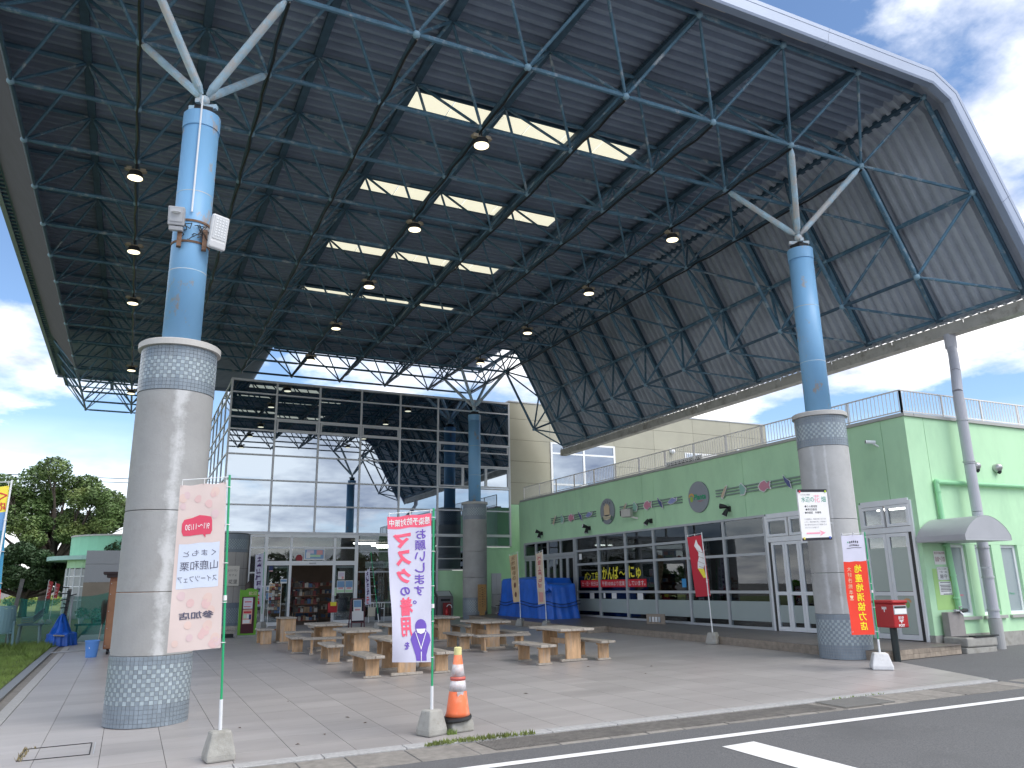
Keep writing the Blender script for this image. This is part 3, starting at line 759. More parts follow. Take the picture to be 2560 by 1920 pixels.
for z in GZ[1:-1]: 
    for i in range(7): MB().box(GX[i]+.035, GX[i+1]-.035, YG-.04, YG+.05, z-.028, z+.028).build('transom', M_hallm, hall)
MB().box(2.86, 14.64, YG-.06, YG+.3, 9.36, 9.44).build('top_trim', M_hallm, hall)
MB().box(2.86, 14.62, YG-.07, YG+.05, 3.53, 3.64).build('base_trim', M_hallm, hall)
for i in (1,2,3): vent(GX[i]+.06, GX[i+1]-.06, 7.50, 7.90)
vent(GX[5]+.06, GX[7]-.06, 7.08, 7.44)
vent(GX[5]+.06, GX[7]-.06, 5.62, 6.48, 3)
# left flank of the hall, running back
for k in range(5):
    y0 = YG+k*1.7+.05
    for q in range(7): MB().box(2.88, 2.90, y0+.03, y0+1.67, GZ[q+1]+.03, GZ[q]-.03).build('side_pane', M_mirror, hall)
    MB().box(2.85, 2.93, y0+1.67, y0+1.73, 3.61, 9.38).build('side_mullion', M_hallm, hall)
    for z in GZ: MB().box(2.855, 2.925, y0, y0+1.67, z-.03, z+.03).build('side_transom', M_hallm, hall)
MB().box(2.95, 14.55, YG+.35, YG+8.6, 9.1, 9.3).build('hall_roof', M_dark, hall)
MB().box(2.93, 14.58, YG+.30, YG+.40, 3.62, 9.30).build('core_wall', M_dark, hall)
# ground floor: entrance bay
ent = thing('entrance', 'glazed shop entrance with automatic sliding doors under the glass hall', 'entrance', (6.2, YG-.4, gz(6.2, 30.3)))
YE = YG-.15; ze = gz(6.2, 30.5)
def fr(x0, x1, z0, z1, nm='frame', y=YE, d=.08, parent=ent, m=M_white): return MB().box(x0, x1, y-d/2, y+d/2, z0, z1).build(nm, m, parent)
for x, w, z0, z1 in ((4.50,.13,ze,3.53),(7.90,.13,ze,3.53),(3.94,.05,ze,3.50),(5.41,.09,ze,3.45),(7.05,.09,ze,3.45)): fr(x-w/2, x+w/2, z0, z1, 'door_post')
for x0, x1, z0, z1 in ((4.565,7.835,3.43,3.53),(4.565,5.365,3.02,3.08),(5.455,7.005,3.02,3.08),(7.095,7.835,3.02,3.08),(3.965,4.435,3.02,3.08),(3.965,4.435,3.44,3.50),(3.965,4.435,2.12,2.17),
        (4.565,5.365,2.40,2.56),(5.455,7.005,2.40,2.56),(7.095,7.835,2.40,2.56),(4.565,5.365,ze,ze+.13),(7.095,7.835,ze,ze+.13),(3.965,4.435,ze,ze+.1)): fr(x0, x1, z0, z1, 'door_rail')
for x0, x1, z0, z1 in ((4.565,5.365,3.08,3.43),(5.455,7.005,3.08,3.43),(7.095,7.835,3.08,3.43),(4.565,5.365,2.56,3.02),(5.455,7.005,2.56,3.02),(7.095,7.835,2.56,3.02),(4.565,5.365,ze+.13,2.40),(7.095,7.835,ze+.13,2.40),(3.965,4.435,ze+.1,2.12),(3.965,4.435,2.17,3.02),(3.965,4.435,3.08,3.44)):
    MB().box(x0+.002, x1-.002, YE-.008, YE+.008, z0+.002, z1-.002).build('entrance_glass', M_glass, ent)
MB().box(6.10, 6.35, YE-.06, YE-.041, 2.45, 2.50).build('door_sensor', M_alu, ent)
# sliding door leaves parked at both sides of the opening
for x0 in (4.62, 7.12):
    d = MB(); y = YE+.10
    for a, b, c, e in ((x0,x0+.06,ze+.02,2.38),(x0+.70,x0+.76,ze+.02,2.38),(x0+.06,x0+.70,ze+.02,ze+.12),(x0+.06,x0+.70,2.30,2.38)): d.box(a,b,y-.02,y+.02,c,e)
    o = d.build('sliding_door', M_alu, ent); MB().box(x0+.06,x0+.70,y-.005,y+.005,ze+.12,2.30).build('door_glass', M_glass, o)
# posters and stickers on the entrance glass
def poster(x, z, w, h, cols, y, parent, nm='poster'):
    mb = MB(); mb.box(x-w/2, x+w/2, y-.006, y-.002, z-h/2, z+h/2, 0); n = len(cols)
    for k, (fx, fz, fw, fh, mi) in enumerate(cols): mb.box(x+(fx-fw/2)*w, x+(fx+fw/2)*w, y-.0085-k*.0005, y-.0062, z+(fz-fh/2)*h, z+(fz+fh/2)*h, mi)
    return mb
M_pb = flat('poster_blue', (.20,.36,.58), .6); M_pr = flat('poster_rose', (.72,.35,.35), .6); M_pg = flat('poster_green', (.50,.72,.48), .6); M_po = flat('poster_orange', (.80,.36,.08), .6); M_pn = flat('poster_navy', (.03,.05,.16), .6); M_pl = flat('poster_lilac', (.66,.58,.70), .6)
PM = [M_paper, M_pb, M_pr, M_pg, M_po, M_pn, M_pl]
yp = YE-.012
for x, z, w, h, cols in ((7.34,2.02,.26,.30,[(0,.1,.8,.5,6),(.2,-.3,.3,.3,2)]), (7.33,1.60,.30,.46,[(0,.2,.9,.5,1),(0,-.12,.6,.12,2),(0,-.36,.9,.2,3)]), (7.65,1.60,.30,.46,[(0,.2,.9,.5,1),(0,-.12,.6,.12,2),(0,-.36,.9,.2,3)]),
        (7.12,1.42,.10,.3,[(0,0,.9,.9,3)]), (4.72,2.28,.14,.20,[(0,.1,.98,.8,5),(0,-.4,.98,.15,2)]), (5.20,1.83,.24,.16,[(0,.1,.9,.5,1)]), (4.80,1.68,.2,.14,[(0,0,1,1,4)]), (4.70,1.30,.22,.26,[(0,0,.9,.9,1)]), (4.64,1.58,.12,.2,[(0,0,.5,.5,1)])):
    poster(x, z, w, h, cols, yp, ent).build('poster', PM, ent)
fnE = lambda x, z: (x, YE-.011, z)
mbp = poster(6.28, 2.81, .78, .42, [(0,0,.9,.8,1),(-.2,.2,.35,.3,6),(.25,.15,.3,.4,2),(0,-.15,.6,.2,3),(-.3,-.1,.2,.5,0)], yp, ent); mbp.build('landscape_poster', PM, ent)
mbt = MB(); put(mbt, 'レストラン', fnE, 4.98, 2.63, h=.12); mbt.build('print', M_ink, ent)
MB().lathe([(1e-4,0),(.13,0),(.13,.004)], (0,0,0), 20)
mbt = MB(); shape(mbt, ell(5.72,2.66,.13,.13), fnE); mbt.build('round_sticker', flat('sticker_red', (.30,.03,.04), .6), ent)
# lower glazing right of the entrance, with its interior
for x0, x1, rowsz in ((8.0,9.6,[(.45,.95),(1.0,2.12),(2.17,2.9),(2.95,3.55)]), (9.6,11.27,[(.45,.95),(1.0,2.12),(2.17,2.9),(2.95,3.55)]), (11.27,12.93,[(2.24,2.62),(2.67,3.10),(3.15,3.55)]), (12.93,14.6,[(3.18,3.55)])):
    for z0, z1 in rowsz:
        MB().box(x0+.04, x1-.04, YG, YG+.012, z0, z1).build('glass_pane', M_glass if x0 < 11 else M_mirror, hall)
    for z in [r[0] for r in rowsz]: MB().box(x0+.036, x1-.036, YG-.04, YG+.05, z-.05, z).build('transom', M_alu, hall)
MB().box(8.0, 11.27, YG-.05, YG+.1, gz(9,30.7)-.02, .40).build('plinth', M_alu, hall)
# hall interior behind the lower glass
inn = MB(); inn.box(3.6, 14.4, 37.5, 37.6, 0, 3.6); inn.box(3.6, 14.4, YG+.4, 37.5, 3.45, 3.55)
inn.build('interior_wall', mat('interior_brown', (.10,.07,.055), .8, .2, 2), hall)
MB().box(3.6, 14.4, YG+.2, 37.5, .18, .22).build('interior_floor', flat('interior_floor', (.16,.13,.11), .4), hall)
MB().box(11.2, 11.26, YG+.2, 37.5, .2, 3.45).build('interior_partition', flat('int_part', (.25,.24,.22), .8), hall)
M_tubeon = mat('strip_glow', (1,1,1), .5, 0, 1, emit=(1, .97, .88, 6.))
for x, y, L in ((8.7,32.4,.9),(9.9,34.0,.9),(10.6,35.6,.9)): MB().box(x-L/2, x+L/2, y-.05, y+.05, 3.30, 3.36).build('strip_light', M_tubeon, hall)
MB().box(8.45, 10.2, YG+.5, YG+.55, 2.30, 2.55).build('inner_sign', M_paper, hall)
mbt = MB(); put(mbt, '地域物産コーナー', lambda x, z: (x, YG+.494, z), 9.3, 2.42, h=.13); mbt.build('print', M_ink, hall)
gd = random.Random(8)
goods_m = [flat('goods_a', (.26,.18,.11), .8), flat('goods_b', (.42,.40,.36), .8), flat('goods_c', (.06,.11,.20), .8), flat('goods_d', (.16,.04,.04), .8), flat('goods_e', (.10,.09,.08), .8)]
def rack(name, label, c, w, d, h, n, g, seed):
    rr = random.Random(seed); t = thing(name, label, 'rack', c, g)
    f = MB()
    for sx in (-1, 1): f.bar((sx*w/2,d/2,0), (sx*w/2,d/2,h), .03, .03); f.bar((sx*w/2,-d/2,0), (sx*w/2,-d/2,h*.6), .03, .03)
    f.build('upright', M_black, t, local=True)
    for k in range(n):
        z = .12+(h-.3)*k/max(1,n-1); f = MB(); f.box(-w/2, w/2, -d/2, d/2, z, z+.02); f.build('shelf', M_brown, t, local=True)
        q = MB(); x = -w/2+.02
        while x < w/2-.08:
            ww = rr.uniform(.05,.14); hh = rr.uniform(.10,.2); q.box(x, x+ww, -d/2+.02, d/2-.02, z+.02, z+.02+hh, rr.randrange(5)); x += ww+.015
        q.build('goods', goods_m, t, kind='stuff', local=True)
    return t
rack('newspaper_rack', 'wire newspaper and leaflet rack just inside the open entrance', (6.15, 31.2, ze), .9, .4, 1.5, 5, None, 1)
rack('souvenir_rack', 'shelf of souvenirs at the left inside the open entrance', (5.55, 31.7, ze), .5, .5, 1.7, 5, None, 2)
rack('window_rack', 'dark goods rack behind glass right of the entrance', (8.7, 31.7, .22), 1.2, .4, 1.6, 5, None, 3)
rack('rear_rack', 'wide brown goods shelf deep inside the glass hall', (7.4, 34.6, .22), 2.6, .5, 1.6, 5, None, 4)
rack('craft_rack', 'shelf of crafts behind glass at the right of the hall', (10.3, 32.0, .22), 1.3, .4, 1.7, 5, None, 5)
for nm, x, y, w, h, c, lb, ct in (('red_bag_stand', 6.95, 30.1, .34, .52, (.45,.02,.03), 'red bag hanging on a stand at the right door post', 'bag'),):
    t = thing(nm, lb, ct, (x, y, ze)); MB().box(-w/2,w/2,-.06,.06,.42,.42+.36).build('bag', flat('bag_red', c, .6), t, local=True, bevel=.03)
    MB().box(-.10,.12,-.068,-.062,.66,.80).build('lettering_patch', M_yellow, t, local=True); MB().tube((0,0,0),(0,0,1.05),.012,6).build('post', M_alu, t, local=True)
t = thing('purple_chair', 'maroon folding seat standing behind the right entrance glass', 'chair', (7.5, 31.1, ze))
MB().lathe([(.02,0),(.22,.02),(.24,.35),(.20,.60),(.12,.68),(.02,.70)], (0,0,.42), 16, sy=.3).build('backrest', flat('maroon', (.10,.01,.03), .6), t, local=True, smooth=True)
MB().box(-.24,.24,-.25,.05,.30,.40).build('seat', flat('maroon', (.10,.01,.03), .6), t, local=True, bevel=.03)
for sx in (-.22,.22): MB().tube((sx,-.2,0),(sx,.02,.45),.012,6).build('leg', M_alu, t, local=True)
t = thing('umbrella_stand', 'white bag stand with pale and dark bags beside the mask banner', 'stand', (8.6, 30.0, gz(8.6,30.0)))
for sx in (-.3,.3): MB().tube((sx,0,0),(sx,0,.62),.014,6).build('leg', M_white, t, local=True)
MB().bar((-.3,0,.5),(.3,0,.5),.03,.03).build('rail', M_white, t, local=True)
MB().prism([(-.32,-.05),(-.05,-.05),(-.05,.05),(-.32,.05)], .22, .55).build('bag', flat('bag_cream', (.62,.58,.48), .8), t, local=True)
MB().prism([(-.06,-.1),(.14,-.1),(.14,.02),(-.06,.02)], .08, .52).build('bag', flat('bag_dark', (.02,.025,.035), .6), t, local=True)
for x in (-.18,.04,.24): MB().path([(x-.06,-.03,.55),(x-.05,-.03,.72),(x+.05,-.03,.72),(x+.06,-.03,.55)], .01, 5).build('handle', M_paper, t, local=True)
# beige panelled wall right of the glass, on the same plane
bz = 9.50; xs = [14.66]; x = 14.66
bw = thing('upper_wing', 'beige panelled upper storey behind the terrace railing', 'building', (22, YG, 4.9))
X1 = 29.6
cols = [14.64, 16.66, 18.4, 20.1, 22.4, 24.8, 27.2, X1]
rz = [4.95, 5.9, 6.85, 7.8, 8.75, bz]
for i in range(len(cols)-1):
    for k in range(len(rz)-1):
        x0, x1, z0, z1 = cols[i], cols[i+1], rz[k], rz[k+1]
        if 16.6 < (x0+x1)/2 < 20.1 and z1 <= 7.85: continue
        MB().box(x0+.006, x1-.006, YG+.01, YG+.06, z0+.006, z1-.006).build('panel', M_beige, bw)
MB().box(14.66, X1-.02, YG+.062, YG+4, 4.9, bz-.02).build('core', M_dark, bw)
MB().box(14.6, X1+.02, YG-.02, YG+4.05, bz, bz+.06).build('parapet_cap', M_alu, bw)
MB().box(X1-.006, X1+.05, YG+.06, YG+4, 4.9, bz-.006).build('side_panel', M_beige, bw)
wf = MB()
for x in (16.72, 18.4, 20.06): wf.box(x-.05, x+.05, YG-.03, YG+.05, 4.95, 7.80)
for z in (5.9, 7.30, 7.76): wf.box(16.77, 18.35, YG-.03, YG+.05, z-.04, z+.04); wf.box(18.45, 20.01, YG-.03, YG+.05, z-.04, z+.04)
w_ = wf.build('window', M_white, bw)
for x0, x1 in ((16.77,18.35),(18.45,20.01)):
    for z0, z1 in ((4.95,5.86),(5.94,7.26),(7.34,7.72)): MB().box(x0, x1, YG, YG+.015, z0, z1).build('pane', M_mirror, w_)
w_ = MB().box(24.2, 26.2, YG-.02, YG+.008, 6.9, 7.75).build('window', M_white, bw); 
for x0, x1 in ((24.26,25.17),(25.23,26.14)): MB().box(x0, x1, YG-.026, YG-.021, 6.96, 7.69).build('pane', M_mirror, w_)
for n, (x, z) in enumerate(((23.4, 7.75),(27.6, 7.95))):
    t = thing('dome_camera', f'small white dome camera on the beige wall, {["left","right"][n]} one', 'camera', (x, YG-.05, z), 'dome cameras on the beige wall')
    MB().ball((x,YG-.08,z), .13, 12).build('dome', M_white, t, smooth=True); MB().box(x-.1,x+.1,YG-.06,YG+.0,z,z+.14).build('mount', M_white, t)
# air conditioner on the terrace
ac = thing('air_conditioner', 'grey outdoor air conditioner behind the terrace railing', 'air conditioner', (17.0, 21.2, 5.0))
MB().box(16.6,17.3,20.2,22.2,4.9,5.62).build('casing', M_paper, ac)
for k in range(9): MB().box(16.57,16.60,20.3+k*.2,20.42+k*.2,5.05,5.55).build('louvre', M_dark, ac)

# ------------------------------------------------------------------ the green shop
shop = thing('green_shop', 'single-storey mint green shop with a long glazed front', 'building', (18, 20, gz(18,20)))
ZW0, ZW1 = 3.20, 4.90
ys = [29.40, 24.85, 20.68, 20.06, 16.02, 11.60, 11.0]
for a, b in zip(ys, ys[1:]): MB().box(XG, XG+.2, b+.006 if b > 11.01 else 11.202, a-.006, ZW0, ZW1).build('wall_panel', M_green, shop)
MB().box(XG+.02, XG+.19, 11.21, 29.38, ZW0+.01, ZW1-.01).build('joint_backing', M_joint2, shop)
for a, b in ((29.40, 29.16), (13.75, 12.42)): MB().box(XG, XG+.2, b, a, gz(14.5, b)+.0, ZW0-.002).build('wall_pier', M_green, shop)
# the end facing the hall and the wall under the glass
MB().box(XG, 24, 29.41, 29.6, 0.2, 4.9).build('end_wall', M_green, shop)
MB().box(14.66, 15.8, YG+.0, YG+.2, .2, 4.94).build('rear_wall', M_green, shop)
MB().box(11.31, 12.9, YG-.0, YG+.2, .2, 2.18).build('rear_wall', M_green, shop)
MB().box(12.9, 14.66, YG-.0, YG+.2, .2, 3.12).build('rear_wall', M_green, shop)
# coping
for a, b in ((11.0-.05, 17.0), (17.0, 23.0), (23.0, 29.45)): MB().box(XG-.05, XG+.25, a+.002, b-.002, ZW1+.002, ZW1+.07).build('coping', M_coping, shop)
for a, b in ((14.76, 19.0), (19.0, 24.0)): MB().box(a+.002, b-.002, YF-.05, YF+.25, ZW1+.002, ZW1+.07).build('coping', M_coping, shop)
# road side wall with four tall windows
WX = [(15.27,15.83),(16.12,16.67),(16.98,17.55),(17.84,18.4)]
zb = gz(16, 11)+.28
def fw(x0, x1, z0, z1): return MB().box(x0, x1, YF, YF+.105 if z0 < 2.2 and x0 == XG else YF+.2, z0, z1).build('wall_panel', M_green, shop)
fw(XG, 15.08, 2.24, ZW1-.002); fw(15.092, 18.9, 2.24, ZW1-.002); fw(18.91, 24, zb, ZW1-.002); fw(XG, 24, zb, .80) if False else fw(XG, 18.9, zb, .80)
prev = XG
for x0, x1 in WX+[(18.9,18.9)]:
    fw(prev, x0, .802, 2.238); prev = x1
for x0, x1 in WX:
    f = MB(); y = YF+.09
    f.box(x0,x0+.05,y-.03,y+.03,.80,2.24); f.box(x1-.07,x1,y-.03,y+.03,.80,2.24); f.box(x0+.05,x1-.07,y-.03,y+.03,.80,.86); f.box(x0+.05,x1-.07,y-.03,y+.03,2.18,2.24)
    o = f.build('window', M_white, shop)
    MB().box(x0+.05,x1-.07,y-.005,y+.005,.86,2.18).build('pane', flat('frosted_window', (.30,.36,.38), .25), o)
    MB().box(x0-.06,x1+.10,YF-.06,YF-.002,.73,.79).build('sill', M_coping, o)
mbt = MB(); put(mbt, 'Planta', lambda x, z: (x, YF+.083, z), 15.56, 1.22, h=.05); mbt.build('print', M_pink, shop)
mbt = MB(); put(mbt, 'Planta', lambda x, z: (x, YF+.083, z), 17.24, 1.22, h=.05); mbt.build('print', M_poleg, shop)
MB().box(XG-.02, 24, YF-.02, YF+.2, gz(15,11)-.1, zb-.001).build('plinth', M_conc2, shop)
MB().box(14.685, 15.22, YF-.004, YF+.0, .94, 1.75).build('yellow_patch', M_ygreen, shop)
MB().box(XG+.25, 24, YF+.25, 29.4, 4.80, 4.86).build('terrace_floor', flat('terrace', (.3,.3,.29), .9), shop)
# shop front glazing (y from 15.4 to 25.05)
front = thing('shop_glazing', 'grey aluminium shop front with many panes and frosted lower band', 'shop front', (XG, 20, gz(14.5,20)+.17))
MY = [25.0, 23.45, 21.79, 20.22, 18.58, 16.98, 15.39]
RZ = [2.70, 2.23, 1.29]
for y in MY: MB().box(XG-.03, XG+.08, y-.04, y+.04, gz(14.5,y)+.17, 3.14).build('mullion', M_alu, front)
MB().box(XG-.04, XG+.1, 15.35, 25.04, 3.14, 3.198).build('head', M_alu, front)
for a, b in zip(MY, MY[1:]):
    zs = gz(14.5, (a+b)/2)+.17
    for z in RZ: MB().box(XG-.025, XG+.07, b+.04, a-.04, z-.035, z+.035).build('transom', M_alu, front)
    MB().box(XG-.03, XG+.08, b+.04, a-.04, zs-.02, zs+.06).build('sill', M_alu, front)
    for z0, z1 in ((2.735,3.14),(2.265,2.665),(1.325,2.195),(zs+.06,1.255)):
        MB().box(XG+.015, XG+.025, b+.042, a-.042, z0+.002, z1-.002).build('pane', M_glass, front)
    MB().box(XG+.008, XG+.013, b+.05, a-.05, zs+.19, 1.06).build('frosted_band', M_frost, front)
# left folding doors (y 25.1 - 29.15)
fd = thing('folding_doors', 'grey folding glass doors partly behind the blue tarpaulin', 'door', (XG, 27, gz(14.5,27)+.17))
z0 = gz(14.5,27)+.17
MB().box(XG-.03, XG+.1, 25.06, 29.15, 3.13, 3.198).build('head', M_alu, fd); MB().box(XG-.03, XG+.1, 25.06, 29.15, 2.57, 2.69).build('transom', M_alu, fd)
for k in range(5):
    y = 25.1+k*1.01; MB().box(XG-.03, XG+.08, y-.04, y+.04, 2.69, 3.13).build('mullion', M_alu, fd)
    if k < 4: MB().box(XG+.01, XG+.02, y+.04, y+.97, 2.69, 3.13).build('fanlight', M_glass, fd)
n = 8; w = 4.0/n
for k in range(n):
    y = 25.14+k*w; L = MB(); L.box(XG-.02,XG+.04,y,y+.06,z0,2.56); L.box(XG-.02,XG+.04,y+w-.07,y+w-.01,z0,2.56); L.box(XG-.02,XG+.04,y+.06,y+w-.07,z0,z0+.1); L.box(XG-.02,XG+.04,y+.06,y+w-.07,2.48,2.56); L.box(XG-.02,XG+.04,y+.06,y+w-.07,1.20,1.28)
    o = L.build('door_leaf', M_alu, fd)
    for a, b in ((z0+.1,1.20),(1.28,2.48)): MB().box(XG+.005,XG+.012,y+.062,y+w-.072,a,b).build('pane', M_glass, o)
MB().box(XG+.3, XG+.34, 25.1, 29.1, z0, 2.5).build('inner_blind', mat('blind_brown', (.16,.13,.09), .8, .2, 3), fd)
# the two door sets near the right column
def leafdoor(ya, yb, nleaf, label, frost):
    t = thing('glass_doors', label, 'door', (XG, (ya+yb)/2, gz(14.5,ya)+.17), 'glass door sets of the green shop'); z0 = gz(14.5, ya)+.17
    f = MB(); f.box(XG-.05,XG+.1,ya,ya+.06,z0,3.15); f.box(XG-.05,XG+.1,yb-.06,yb,z0,3.15); f.box(XG-.05,XG+.1,ya+.06,yb-.06,3.08,3.198); f.box(XG-.05,XG+.1,ya+.06,yb-.06,2.50,2.62)
    f.build('frame', M_white, t)
    m = (ya+yb)/2; g = MB()
    for a, b in ((ya+.06, m-.03),(m+.03, yb-.06)):
        q = MB(); q.box(XG-.06,XG,a,a+.06,2.63,3.07); q.box(XG-.06,XG,b-.06,b,2.63,3.07); q.box(XG-.06,XG,a+.06,b-.06,2.63,2.69); q.box(XG-.06,XG,a+.06,b-.06,3.01,3.07)
        o = q.build('fanlight', M_white, t); MB().box(XG-.03,XG-.02,a+.06,b-.06,2.69,3.01).build('pane', M_glass, o)
    w = (yb-ya-.12-.08)/nleaf
    for k in range(nleaf):
        a = ya+.06+(.08 if frost else 0)+k*w; b = a+w-.008; q = MB()
        q.box(XG-.05,XG,a,a+.07,z0+.02,2.49); q.box(XG-.05,XG,b-.07,b,z0+.02,2.49); q.box(XG-.05,XG,a+.07,b-.07,z0+.02,z0+.12); q.box(XG-.05,XG,a+.07,b-.07,2.42,2.49); q.box(XG-.05,XG,a+.07,b-.07,1.22,1.30)
        o = q.build('door_leaf', M_white, t)
        MB().box(XG-.025,XG-.018,a+.07,b-.07,1.30,2.42).build('pane', M_glass, o); MB().box(XG-.025,XG-.018,a+.07,b-.07,z0+.12,1.22).build('pane', M_glass, o)
        fm = mat('frosted_door', (.46,.53,.48), .4, .03, 2)
        if frost:
            MB().box(XG-.032,XG-.026,a+.075,b-.075,1.31,2.20).build('frosted_film', fm, o); MB().box(XG-.032,XG-.026,a+.075,b-.075,z0+.13,1.215).build('frosted_film', fm, o)
        else: MB().box(XG-.032,XG-.026,a+.075,b-.075,z0+.22,.98).build('frosted_film', M_frost, o)
    ys_ = ya+.06 if frost else yb-.14
    MB().box(XG-.045,XG+.02,ys_+.005,ys_+.075,z0,2.5).build('dark_gap', M_black, t)
    return t
d1 = leafdoor(13.76, 15.34, 3, 'white framed glass doors left of the right concrete column', False)
d2 = leafdoor(11.11, 12.41, 2, 'white framed frosted doors behind the red post box', True)
fnX = lambda y, z: (XG-.036, -y, z)
def flower(mb, fn, cx, cy, s, mi):
    shape(mb, ell(cx, cy-.1*s, .30*s, .38*s, 16), fn, mi[0])
    for k in range(7):
        a = pi*.12+k*pi*.13; shape(mb, ell(cx+.5*s*cos(a), cy+.12*s+.42*s*sin(a), .10*s, .15*s, 10), fn, mi[1])
mb = MB(); put(mb, 'Planta', fnX, -12.1, 1.06, h=.09, mi=0); flower(mb, fnX, -11.5, 1.06, .17, (1, 2)); mb.build('print', [M_poleg, flat('leaf_print', (.28,.50,.18), .8), flat('petal_print', (.75,.42,.20), .8)], d2)
# interior of the shop
it = MB(); it.box(21.0,21.1,11.3,29.3,0,3.3); it.box(XG+.2,21,11.25,11.3,0,3.3); it.build('interior_wall', mat('shop_inside', (.27,.23,.20), .85, .2, 1.), shop)
MB().box(XG+.15, 21, 11.3, 29.3, 3.24, 3.3).build('ceiling', flat('ceiling', (.10,.10,.095), .9), shop)
MB().box(XG+.1, 21, 11.3, 29.3, .30, .42).build('interior_floor', flat('shop_floor', (.14,.12,.10), .4), shop)
MB().box(XG+1.2, XG+1.35, 18.9, 20.4, .42, 3.24).build('partition', flat('cream_wall', (.55,.53,.42), .8), shop)
MB().box(XG+.5, XG+.72, 19.9, 20.12, .42, 3.24).build('pillar', flat('cream_pillar', (.62,.58,.45), .8), shop)
for y in (12.6, 16.3, 18.0, 21.4, 23.2): MB().box(XG+1.6, XG+1.72, y-.7, y+.7, 3.14, 3.19).build('strip_light', M_tubeon, shop)
co = thing('pink_counter', 'salmon pink counter with square holes behind the shop glass', 'counter', (XG+.9, 15.6, .42))
MB().box(XG+.55, XG+1.2, 13.9, 16.3, .42, 1.55).build('body', flat('counter_pink', (.52,.24,.16), .7), co)
for y in (14.4, 15.3, 15.8): MB().box(XG+.545, XG+.55, y-.06, y+.06, 1.3, 1.42).build('hole', M_dark, co)
for k, (y, w, lb) in enumerate(((24.2,1.2,'bakery shelf behind the yellow window lettering'),(22.6,1.4,'bakery shelf behind the red window strip'),(17.4,1.2,'goods shelf behind the ice cream banner'),(13.0,.9,'goods shelf behind the doors at the right column'))):
    t = thing('shop_shelf', lb, 'shelf', (XG+2.4, y, .42), 'shelves inside the green shop'); rr = random.Random(20+k)
    MB().box(XG+2.3, XG+2.5, y-w/2, y+w/2, .42, .5).build('base', M_dark, t)
    for q in range(5):
        z = .5+q*.38; MB().box(XG+2.2, XG+2.6, y-w/2, y+w/2, z, z+.03).build('shelf_board', M_brown, t); gd_ = MB(); yy = y-w/2+.03
        while yy < y+w/2-.1: ww = rr.uniform(.06,.2); gd_.box(XG+2.22, XG+2.5, yy, yy+ww, z+.03, z+.03+rr.uniform(.08,.26), rr.randrange(5)); yy += ww+.02
        gd_.build('goods', goods_m, t, kind='stuff')
mb = MB().box(XG+1.0, XG+1.06, 21.9, 22.4, 2.30, 2.42); t = mb.build('exit_sign', mat('exit_glow', (.05,.5,.25), .5, 0, 1, emit=(.05,.7,.35,.6))); tag(t, 'small lit green exit sign inside the bakery window', 'sign')
# window lettering
fnW = lambda y, z: (XG+.004, -y, z)
mb = MB(); put(mb, 'パン工房', fnW, -24.0, 1.81, w=.92, h=.28, fat=.012); mb.build('window_lettering', M_yellow, front)
mb = MB(); put(mb, 'かんば', fnW, -22.78, 1.90, w=.98, h=.42, fat=.02); put(mb, '～', fnW, -22.05, 1.88, w=.36, h=.12, fat=.03); put(mb, 'にゅ', fnW, -21.33, 1.90, w=.68, h=.40, fat=.02); mb.build('window_lettering', M_yellow, front)
sm = flat('strip_red', (.62,.015,.03), .6)
for a, b, s in ((24.72,23.50,'土・日・祝日は'),(23.40,21.84,'午前10:00より営業'),(21.74,20.72,'しています。')):
    MB().box(XG+.002, XG+.006, b, a, 1.44, 1.68).build('red_strip', sm, front)
    mb = MB(); put(mb, s, lambda y, z: (XG-.001, -y, z), -(a+b)/2, 1.56, w=(a-b)*.88, h=.15, fat=.01); mb.build('window_lettering', M_paper, front)
for y, w, z in ((24.0,.28,1.16),(23.2,.12,1.18),(22.6,.28,1.17),(21.1,.30,1.15),(24.7,.18,2.5)): MB().box(XG+.004, XG+.008, y-w/2, y+w/2, z-.1, z+.1).build('notice', M_paper, front)
MB().box(XG+.004, XG+.008, 18.76, 18.95, 1.42, 1.66).build('blue_notice', flat('notice_blue', (.05,.30,.62), .6), front)
# ------------------------------------------------------------------ on the green wall: round signs, music staves, spotlights
fnS = lambda o: (lambda y, z: (XG-o, -y, z))
M_disc = flat('sign_grey', (.27,.29,.32), .45, metal=.2)
def disc(name, label, yc, zc, r):
    t = thing(name, label, 'sign', (XG-.02, yc, zc), 'round signs on the green wall')
    mb = MB(); mb.plate(ell(0,0,r,r,40), (XG-.005,yc,zc), (0,-1,0), (0,0,1), (-1,0,0), .05); mb.build('disc', M_disc, t, fix=True); return t
M_cream = flat('print_cream', (.70,.55,.36), .7); M_brownp = flat('print_brown', (.30,.17,.08), .7); M_petal = flat('petal', (.75,.45,.10), .7); M_grn = flat('print_green', (.02,.35,.16), .7); M_lgrn = flat('print_leaf', (.35,.52,.08), .7); M_rose = flat('print_red', (.60,.03,.05), .7)
t = disc('bakery_sign', 'round grey bakery sign with a bread basket over a ribbon', 22.71, 3.93, .43)
f = lambda x, z: (XG-.060, 22.71-x, 3.93+z); f2 = lambda x, z: (XG-.064, 22.71-x, 3.93+z); f3 = lambda x, z: (XG-.068, 22.71-x, 3.93+z)
mb = MB()
for k, ch in enumerate('パン工房'): a = pi*.70-k*pi*.13; put(mb, ch, f, .34*cos(a), .34*sin(a)-.02, h=.075, fat=.03, mi=0)
shape(mb, ell(0,0,.20,.2,16), f, 3)
for cx, w, h in ((-.13,.09,.2),(-.04,.1,.27),(.06,.1,.25),(.14,.07,.2)): shape(mb, [(cx-w/2,-.12),(cx+w/2,-.12),(cx+w/2,h-.06),(cx+w*.2,h),(cx-w*.3,h-.01),(cx-w/2,h-.07)], f2, 1)
